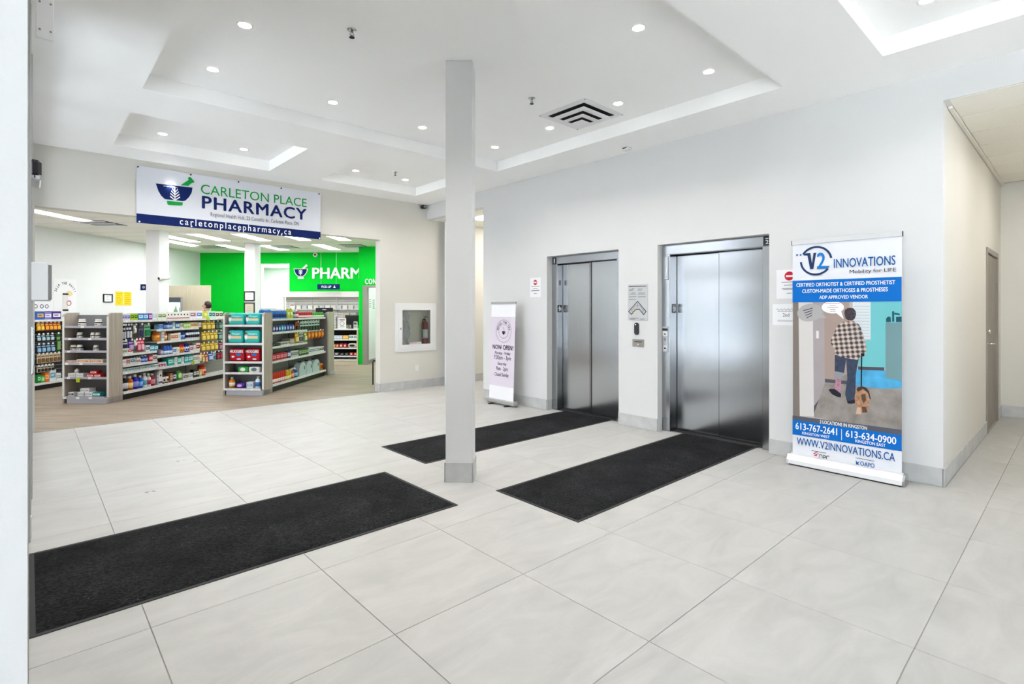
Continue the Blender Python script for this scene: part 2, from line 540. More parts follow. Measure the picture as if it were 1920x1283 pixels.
def poly(pts, m, parent, y, name='print', t=0.0003):
    return MB().prism_y(pts, y, y - t).build(name, m, parent)

def disc_pts(cx, cz, rx, rz, n=28, a0=0.0, a1=2 * PI):
    return [(cx + rx * math.cos(a0 + (a1 - a0) * i / n), cz + rz * math.sin(a0 + (a1 - a0) * i / n)) for i in range(n)]

def arc_pts(cx, cz, r, w, a0, a1, n=24):
    a = [a0 + (a1 - a0) * i / n for i in range(n + 1)]
    return [(cx + (r + w / 2) * math.cos(t), cz + (r + w / 2) * math.sin(t)) for t in a], [(cx + (r - w / 2) * math.cos(t), cz + (r - w / 2) * math.sin(t)) for t in a]

def arc(cx, cz, r, w, a0, a1, m, parent, y, name='print', n=24, sx=1.0):
    o, i = arc_pts(0, 0, r, w, a0, a1, n)
    mb = MB()
    vs = [(cx + x * sx, y, cz + z) for x, z in o] + [(cx + x * sx, y, cz + z) for x, z in i]
    mb.add(vs, [(k, k + 1, n + 2 + k, n + 1 + k) for k in range(n)])
    return mb.build(name, m, parent)

ORD = ['first', 'second', 'third', 'fourth', 'fifth', 'sixth', 'seventh', 'eighth', 'ninth', 'tenth', 'eleventh', 'twelfth', 'thirteenth', 'fourteenth', 'fifteenth', 'sixteenth', 'seventeenth', 'eighteenth', 'nineteenth', 'twentieth']
def nth(i):
    if i < 20: return ORD[i]
    return 'twenty-' + ORD[i - 20] if i < 29 else 'thirtieth' if i == 29 else 'thirty-' + ORD[i - 30]

def grid_wall(mb, a0, a1, z0, z1, holes, put):
    """cells of an upright wall between a0..a1 and z0..z1 that no hole covers; put(mb, a, b, z, w)"""
    A = sorted({a0, a1, *[h[0] for h in holes], *[h[1] for h in holes]}); A = [a for a in A if a0 <= a <= a1]
    Z = sorted({z0, z1, *[h[2] for h in holes], *[h[3] for h in holes]}); Z = [z for z in Z if z0 <= z <= z1]
    for i in range(len(A) - 1):
        for k in range(len(Z) - 1):
            ca, cz = (A[i] + A[i + 1]) / 2, (Z[k] + Z[k + 1]) / 2
            if not any(h[0] < ca < h[1] and h[2] < cz < h[3] for h in holes):
                put(mb, A[i], A[i + 1], Z[k], Z[k + 1])
    return mb

# ------------------------------------------------------------------ printed artwork (metres on its own sheet) and shelf stock
PHOTO_POLY = [
    ('p_wall', [(-0.4218, 1.5159), (0.4208, 1.516), (0.4208, 0.4299), (-0.4218, 0.44)]),
    ('p_jamb', [(-0.4218, 1.5159), (-0.3745, 1.5164), (-0.3615, 0.449), (-0.4218, 0.4418)]),
    ('p_post', [(-0.3702, 1.5154), (-0.2508, 1.5143), (-0.2407, 0.4652), (-0.3615, 0.4527)]),
    ('p_side', [(-0.2508, 1.5143), (-0.1559, 1.5152), (-0.1518, 0.6793), (-0.2407, 0.4945)]),
    ('p_skirt', [(-0.2407, 0.5587), (-0.1534, 0.7017), (-0.1518, 0.6748), (-0.2407, 0.4945)]),
    ('p_beige', [(-0.1559, 1.5152), (0.0429, 1.5158), (0.0429, 0.7902), (-0.1518, 0.7833)]),
    ('p_floor', [(-0.1518, 0.7788), (0.1094, 0.923), (0.3086, 0.9315), (0.4208, 0.8669), (0.4208, 0.4299), (-0.2382, 0.4582), (-0.2399, 0.4946)]),
    ('p_blind', [(0.068, 1.5155), (0.2016, 1.515), (0.2016, 1.19), (0.0718, 1.1775)]),
    ('p_teal', [(0.2016, 1.515), (0.4208, 1.516), (0.4208, 0.9618), (0.1094, 0.9447), (0.1094, 1.1757), (0.2016, 1.1849)]),
    ('p_cyan', [(0.0907, 0.9215), (0.3051, 0.9354), (0.4208, 0.8669), (0.4208, 0.7968), (0.2627, 0.7751), (0.0869, 0.7861)]),
    ('p_skirt', [(0.1094, 0.9534), (0.2995, 0.9602), (0.2995, 0.9332), (0.1094, 0.9239)]),
    ('p_skirt', [(-0.1494, 0.8198), (0.0237, 0.819), (0.0237, 0.7882), (-0.1494, 0.7881)]),
    ('p_cabinet', [(0.3086, 1.3391), (0.4208, 1.3395), (0.4208, 0.8645), (0.3086, 0.8685)]),
    ('p_dark_teal', [(0.3121, 1.3727), (0.3261, 1.3897), (0.3435, 1.3857), (0.347, 1.3439), (0.3121, 1.3433)]),
    ('p_dark_teal', [(0.3539, 1.4316), (0.3677, 1.4358), (0.369, 1.3468), (0.3553, 1.3466)]),
    ('p_dark_teal', [(0.369, 1.4234), (0.4052, 1.4153), (0.4086, 1.4004), (0.369, 1.4067)]),
    ('p_dark_teal', [(0.3814, 1.3861), (0.4195, 1.3906), (0.4195, 1.3452), (0.3814, 1.3446)]),
    ('p_plate', [(-0.2216, 1.2543), (-0.2001, 1.2522), (-0.2001, 1.1839), (-0.2233, 1.1848)]),
    ('p_denim', [(-0.0692, 1.0463), (0.0222, 1.0301), (0.0013, 0.883), (-0.0716, 0.8809)]),
    ('p_denim', [(0.0183, 1.0254), (0.1154, 1.0233), (0.0922, 0.8824), (0.0884, 0.6451), (0.026, 0.6327), (0.0106, 0.6986), (0.0275, 0.8413)]),
    ('p_cuff', [(-0.0716, 0.8961), (0.0013, 0.8874), (-0.0189, 0.8298), (-0.0771, 0.8348)]),
    ('p_sock', [(-0.0636, 0.8343), (-0.0189, 0.8316), (-0.0244, 0.7051), (-0.0716, 0.7228)]),
    ('p_shoe', [(-0.1211, 0.7235), (-0.1074, 0.734), (-0.0716, 0.738), (-0.0205, 0.6994), (-0.0228, 0.668), (-0.0518, 0.6689), (-0.0914, 0.6865)]),
    ('p_shoe', [(0.026, 0.6406), (0.0831, 0.6593), (0.0884, 0.6312), (0.0604, 0.6214), (0.0298, 0.62)]),
    ('p_skin', [(0.0298, 1.3647), (0.0718, 1.3653), (0.0793, 1.3348), (0.0222, 1.3338)]),
    ('p_hair', [(0.0044, 1.4129), (0.0075, 1.4412), (0.026, 1.4588), (0.049, 1.464), (0.0756, 1.4587), (0.0929, 1.4308), (0.0944, 1.4004), (0.0831, 1.3654), (0.0642, 1.352), (0.0337, 1.3533), (0.0145, 1.3689)]),
    ('p_plaid', [(-0.0049, 1.3351), (0.0222, 1.3443), (0.0793, 1.3453), (0.1094, 1.3267), (0.1281, 1.2968), (0.1503, 1.224), (0.1702, 1.1302), (0.1702, 1.0743), (0.1503, 1.0602), (0.1281, 1.0692), (0.1318, 1.0417), (0.1132, 1.0101), (0.0566, 1.0149), (-0.0127, 1.0233), (-0.0795, 1.0502), (-0.0636, 1.0913), (-0.0914, 1.1211), (-0.1058, 1.1518), (-0.0914, 1.2062), (-0.0636, 1.2697), (-0.0424, 1.313)]),
    ('p_glove', [(0.1281, 1.0692), (0.1577, 1.071), (0.1555, 1.045), (0.1333, 1.0418)]),
    ('p_leash', [(0.1303, 1.0459), (0.1407, 1.0466), (0.1377, 0.7785), (0.1288, 0.7776)]),
    ('p_dog', [(0.0959, 0.7566), (0.1169, 0.7763), (0.1503, 0.7799), (0.1834, 0.7535), (0.195, 0.7205), (0.1907, 0.6343), (0.1797, 0.5814), (0.1687, 0.5583), (0.1318, 0.5573), (0.1094, 0.5888), (0.0869, 0.6293), (0.0831, 0.6854)]),
    ('p_dog_leg', [(0.1019, 0.5965), (0.1281, 0.5957), (0.1318, 0.54), (0.0929, 0.5387)]),
    ('p_dog_dark', [(0.1318, 0.713), (0.165, 0.7213), (0.1687, 0.6658), (0.1503, 0.6376), (0.1355, 0.6702)]),
    ('p_dog_dark', [(0.1355, 0.6097), (0.1687, 0.6099), (0.1797, 0.5642), (0.1429, 0.5546)]),
    ('p_harness', [(0.0982, 0.7482), (0.1057, 0.7707), (0.1429, 0.7834), (0.1724, 0.7737), (0.1907, 0.7457), (0.2038, 0.6831), (0.1965, 0.6779), (0.1819, 0.7318), (0.1466, 0.7622), (0.1094, 0.7321)]),
    ('p_grey_bubble', [(-0.1683, 1.4371), (-0.1692, 1.4161), (-0.1772, 1.3954), (-0.1916, 1.3762), (-0.2117, 1.36), (-0.236, 1.3478), (-0.2632, 1.3404), (-0.2912, 1.3384), (-0.3183, 1.342), (-0.3425, 1.3511), (-0.362, 1.365), (-0.3756, 1.3828), (-0.3821, 1.4033), (-0.3811, 1.425), (-0.3727, 1.4464), (-0.3574, 1.4659), (-0.3365, 1.4821), (-0.3113, 1.4941), (-0.2838, 1.5009), (-0.2558, 1.5022), (-0.2293, 1.4979), (-0.2059, 1.4885), (-0.1872, 1.4745), (-0.1744, 1.457)]),
    ('p_grey_bubble', [(-0.205, 1.3661), (-0.1332, 1.376), (-0.1886, 1.4118)]),
    ('p_white', [(0.0021, 1.4676), (-0.0009, 1.4535), (-0.0096, 1.4403), (-0.0234, 1.4288), (-0.0416, 1.42), (-0.0629, 1.4144), (-0.0859, 1.4124), (-0.109, 1.4141), (-0.1307, 1.4196), (-0.1495, 1.4284), (-0.164, 1.44), (-0.1731, 1.4536), (-0.1763, 1.4681), (-0.1731, 1.4827), (-0.164, 1.4962), (-0.1495, 1.5077), (-0.1307, 1.5164), (-0.109, 1.5218), (-0.0859, 1.5234), (-0.0629, 1.5213), (-0.0416, 1.5155), (-0.0234, 1.5066), (-0.0096, 1.4951), (-0.0009, 1.4818)]),
    ('p_white', [(-0.0636, 1.4214), (0.0005, 1.3625), (-0.0205, 1.4349)]),
    ('p_ink', [(-0.3313, 1.4407), (-0.2508, 1.4647), (-0.2508, 1.4582), (-0.3313, 1.4342)]),
    ('p_ink', [(-0.321, 1.4184), (-0.2525, 1.4426), (-0.2525, 1.4362), (-0.321, 1.4119)]),
    ('p_ink', [(-0.3108, 1.3962), (-0.2541, 1.4206), (-0.2541, 1.4141), (-0.3108, 1.3897)]),
    ('p_ink', [(-0.3006, 1.3741), (-0.2558, 1.3985), (-0.2558, 1.3921), (-0.3006, 1.3676)]),
    ('p_ink_red', [(-0.1421, 1.506), (-0.0306, 1.505), (-0.0306, 1.5015), (-0.1421, 1.5024)]),
    ('p_ink_red', [(-0.1114, 1.4877), (-0.0605, 1.4874), (-0.0605, 1.4839), (-0.1114, 1.4841)]),
    ('p_ink', [(-0.1299, 1.4698), (-0.0424, 1.4695), (-0.0424, 1.466), (-0.1299, 1.4662)]),
    ('p_ink', [(-0.1082, 1.4518), (-0.0636, 1.4518), (-0.0636, 1.4482), (-0.1082, 1.4482)]),
    ('p_ink', [(-0.1082, 1.4338), (-0.0636, 1.4339), (-0.0636, 1.4304), (-0.1082, 1.4302)]),
]
PHOTO_TEXT = [
]
TOP_POLY = [
    ('p_blue', [(-0.4249, 1.7194), (0.4201, 1.7195), (0.4201, 1.5165), (-0.4249, 1.5144)]),
    ('p_navy', [(-0.3295, 1.9689), (-0.2707, 1.9694), (-0.2568, 1.8743), (-0.2434, 1.9689), (-0.221, 1.9683), (-0.2439, 1.8201), (-0.2722, 1.82), (-0.294, 1.9474), (-0.3201, 1.9494)]),
    ('p_mid', [(-0.2144, 1.8436), (-0.1081, 1.841), (-0.1278, 1.8163), (-0.2144, 1.8195)]),
]
TOP_TEXT = [
    ('INNOVATIONS', (-0.0763, 1.8199), (0.3785, 1.9005), ('p_deep', 0.012)),
    ('Mobility for LIFE', (0.0462, 1.7554), (0.3818, 1.796), ('p_ink', 0)),
    ('CERTIFIED ORTHOTIST & CERTIFIED PROSTHETIST', (-0.3889, 1.6599), (0.3764, 1.6936), ('p_white', 0.012)),
    ('CUSTOM-MADE ORTHOSES & PROSTHESES', (-0.3385, 1.6014), (0.3256, 1.6356), ('p_white', 0.012)),
    ('ADP APPROVED VENDOR', (-0.1942, 1.544), (0.1835, 1.5753), ('p_white', 0.012)),
    ('2', (-0.2144, 1.8201), (-0.1426, 1.9665), ('p_mid', 0.02)),
]
TOP_DOTS = [(-0.3835, 1.9599), (-0.3527, 1.9587), (-0.3227, 1.9593)]
TOP_RING = [(-0.222, 1.8944), (-0.349, 1.8973), (-0.0983, 1.8888), (-0.222, 2.0216), (-0.2296, 1.7688)]
LOW_POLY = [
    ('p_slate', [(-0.4242, 0.4481), (0.4226, 0.4541), (0.4226, 0.4093), (-0.4242, 0.4083)]),
    ('p_blue', [(-0.4242, 0.4083), (0.4226, 0.4093), (0.4226, 0.2758), (-0.4284, 0.2697)]),
    ('p_white', [(-0.0192, 0.3872), (-0.0145, 0.388), (-0.0145, 0.2895), (-0.0192, 0.2886)]),
    ('p_red', [(-0.2487, 0.1191), (-0.2134, 0.1516), (-0.1955, 0.1486), (-0.2235, 0.1353), (-0.2335, 0.1188)]),
    ('p_red', [(-0.2436, 0.1057), (-0.2084, 0.1328), (-0.1885, 0.128), (-0.2134, 0.1229), (-0.2154, 0.1071)]),
    ('p_deep', [(0.0918, 0.1353), (0.1055, 0.1172), (0.128, 0.1377), (0.11, 0.1108), (0.1235, 0.0949), (0.1055, 0.1015), (0.0964, 0.0869)]),
]
LOW_TEXT = [
    ('2 LOCATIONS IN KINGSTON', (-0.1905, 0.4113), (0.1771, 0.4428), ('p_white', 0.015)),
    ('613-767-2641', (-0.3966, 0.324), (-0.0505, 0.3884), ('p_white', 0.015)),
    ('KINGSTON WEST', (-0.3389, 0.2864), (-0.11, 0.3101), ('p_white', 0.015)),
    ('613-634-0900', (0.0154, 0.3248), (0.384, 0.3854), ('p_white', 0.015)),
    ('KINGSTON EAST', (0.09, 0.2897), (0.3096, 0.3163), ('p_white', 0.015)),
    ('WWW.V2INNOVATIONS.CA', (-0.386, 0.182), (0.3757, 0.2504), ('p_deep', 0.012)),
    ('OPC', (-0.1985, 0.0852), (-0.1129, 0.1302), ('p_ink', 0.0)),
    ('OAPO', (0.1262, 0.0955), (0.2315, 0.1339), ('p_deep', 0.012)),
]
SHOP_POLY = [
    ('s_navy', [(1.051, 2.6963), (3.4702, 2.7238), (3.4737, 2.5882), (1.0555, 2.572)]),
    ('s_navy', [(1.2429, 3.1182), (1.6682, 3.1287), (1.6568, 3.0572), (1.6278, 2.9949), (1.5839, 2.938), (1.5527, 2.9265), (1.3457, 2.9231), (1.3041, 2.9622), (1.2722, 3.0206)]),
    ('s_green', [(1.3672, 2.9064), (1.5527, 2.9092), (1.5503, 2.8757), (1.5403, 2.8629), (1.3877, 2.8511), (1.372, 2.8617)]),
    ('s_green', [(1.5242, 3.1378), (1.6215, 3.2286), (1.6127, 3.2503), (1.6253, 3.2699), (1.6429, 3.2699), (1.6886, 3.2194), (1.6848, 3.1998), (1.6632, 3.1934), (1.6152, 3.1422)]),
    ('s_white', [(1.4506, 3.1047), (1.4628, 3.1066), (1.4665, 2.9259), (1.4567, 2.9245)]),
    ('s_white', [(1.4653, 3.1027), (1.4634, 3.0957), (1.4585, 3.0908), (1.4525, 3.0899), (1.4476, 3.0933), (1.4458, 3.0997), (1.4476, 3.1067), (1.4525, 3.1116), (1.4585, 3.1125), (1.4634, 3.1092)]),
    ('s_white', [(1.458, 3.0417), (1.458, 3.0246), (1.4263, 3.071), (1.4288, 3.0885)]),
    ('s_white', [(1.4628, 3.0424), (1.4628, 3.0253), (1.4947, 3.0701), (1.4922, 3.0869)]),
    ('s_white', [(1.458, 3.0074), (1.458, 2.9903), (1.4166, 3.0354), (1.4191, 3.0529)]),
    ('s_white', [(1.4628, 3.0082), (1.4628, 2.991), (1.5045, 3.0373), (1.5021, 3.0541)]),
    ('s_white', [(1.458, 2.9732), (1.458, 2.9561), (1.407, 2.9999), (1.4094, 3.0173)]),
    ('s_white', [(1.4628, 2.9739), (1.4628, 2.9568), (1.5144, 3.0043), (1.5119, 3.0212)]),
    ('s_white', [(1.458, 2.9361), (1.458, 2.919), (1.4021, 2.9623), (1.4046, 2.9797)]),
    ('s_white', [(1.4628, 2.9368), (1.4628, 2.9197), (1.5193, 2.9677), (1.5168, 2.9846)]),
]
SHOP_TEXT = [
    ('CARLETON PLACE', (1.7681, 3.062), (3.2392, 3.194), ('s_green', 0)),
    ('PHARMACY', (1.7811, 2.8553), (3.2392, 3.036), ('s_navy', 0.025)),
    ('Regional Health Hub, 22 Costello dr, Carleton Place, ON', (1.8897, 2.7431), (3.1171, 2.8168), ('s_grey', 0)),
    ('carletonplacepharmacy.ca', (1.5156, 2.5742), (2.9989, 2.694), ('s_white', 0.012)),
]
SHOP_GROM = [(1.042, 3.2995), (1.6467, 3.3069), (2.2502, 3.3071), (2.8517, 3.3136), (3.4392, 3.324), (1.0645, 2.5812), (1.6556, 2.5774), (2.2544, 2.5789), (2.8564, 2.5904), (3.4599, 2.6006)]
SHOP_CORN = [(1.033, 3.306), (3.4651, 3.3279), (3.4737, 2.5882), (1.0555, 2.5487)]
TEA_POLY = [
    ('t_lilac', [(-0.2885, 1.3639), (0.3028, 1.3684), (0.2888, 0.2078), (-0.2744, 0.1724)]),
]
TEA_TEXT = [
    ('NOW OPEN!', (-0.2303, 0.8393), (0.2378, 0.9074), ('p_ink', 0.02)),
    ('Monday - Friday', (-0.1746, 0.7503), (0.1802, 0.8074), ('p_ink', 0)),
    ('7:30am - 3pm', (-0.1916, 0.6673), (0.1956, 0.7491), ('p_ink', 0.0)),
    ('Saturday', (-0.1027, 0.5924), (0.0974, 0.6479), ('p_ink', 0)),
    ('9am - 2pm', (-0.1333, 0.5036), (0.1283, 0.5807), ('p_ink', 0.0)),
    ('Closed Sunday', (-0.1657, 0.4172), (0.1511, 0.4884), ('p_ink', 0)),
]
TEA_RING = [(0.0143, 1.1193), (-0.1596, 1.114), (0.1812, 1.1244), (0.0075, 1.2925), (0.0211, 0.9466)]
TEA_CORN = [(-0.3083, 1.5715), (0.3067, 1.5697), (0.2707, 0.0395), (-0.3151, -0.0076)]
TEA_WHITE = [(-0.3028, 1.5559), (0.3046, 1.5501)]
EVAC_POLY = [
    ('e_line', [(-0.0015, 1.5548), (0.1262, 1.4234), (0.0854, 1.3775), (0.0235, 1.4444), (-0.0267, 1.4444), (-0.0902, 1.3796), (-0.139, 1.4226)]),
    ('e_fill', [(-0.0015, 1.5427), (0.1123, 1.4234), (0.087, 1.3937), (0.0251, 1.4551), (-0.0283, 1.4551), (-0.091, 1.394), (-0.1253, 1.4226)]),
    ('e_line', [(-0.1287, 1.7405), (0.1221, 1.7337), (0.1221, 1.7253), (-0.1287, 1.7297)]),
    ('e_line2', [(-0.0816, 1.7103), (-0.0477, 1.7107), (-0.0477, 1.705), (-0.0816, 1.7045)]),
    ('e_line2', [(-0.1244, 1.6971), (-0.0562, 1.6966), (-0.0562, 1.6909), (-0.1244, 1.6913)]),
    ('e_line2', [(-0.1244, 1.6841), (-0.0689, 1.684), (-0.0689, 1.6783), (-0.1244, 1.6783)]),
    ('e_line2', [(0.0027, 1.7007), (0.0731, 1.7001), (0.0731, 1.6944), (0.0027, 1.695)]),
    ('e_line2', [(0.0027, 1.6829), (0.0566, 1.6828), (0.0566, 1.6772), (0.0027, 1.6772)]),
    ('e_line2', [(-0.0944, 1.6531), (-0.0351, 1.6531), (-0.0351, 1.6474), (-0.0944, 1.6473)]),
    ('e_line2', [(-0.1244, 1.6393), (-0.0183, 1.6385), (-0.0183, 1.6328), (-0.1244, 1.6335)]),
    ('e_line2', [(0.011, 1.6506), (0.0977, 1.6501), (0.0977, 1.6444), (0.011, 1.6449)]),
    ('e_line2', [(0.0027, 1.6366), (0.114, 1.6356), (0.114, 1.63), (0.0027, 1.6309)]),
    ('e_line2', [(-0.1244, 1.6068), (-0.0183, 1.6064), (-0.0183, 1.6006), (-0.1244, 1.601)]),
    ('e_line2', [(0.0027, 1.6046), (0.114, 1.604), (0.114, 1.5984), (0.0027, 1.5989)]),
    ('e_line2', [(-0.1287, 1.5758), (-0.0309, 1.5759), (-0.0309, 1.5701), (-0.1287, 1.57)]),
    ('e_line2', [(-0.1158, 1.3433), (0.0152, 1.3463), (0.0152, 1.3406), (-0.1158, 1.3375)]),
    ('e_line2', [(-0.1158, 1.3318), (-0.0351, 1.3343), (-0.0351, 1.3286), (-0.1158, 1.326)]),
    ('e_line2', [(0.0359, 1.3338), (0.0977, 1.336), (0.0977, 1.3304), (0.0359, 1.3281)]),
]
EVAC_TEXT = [
]
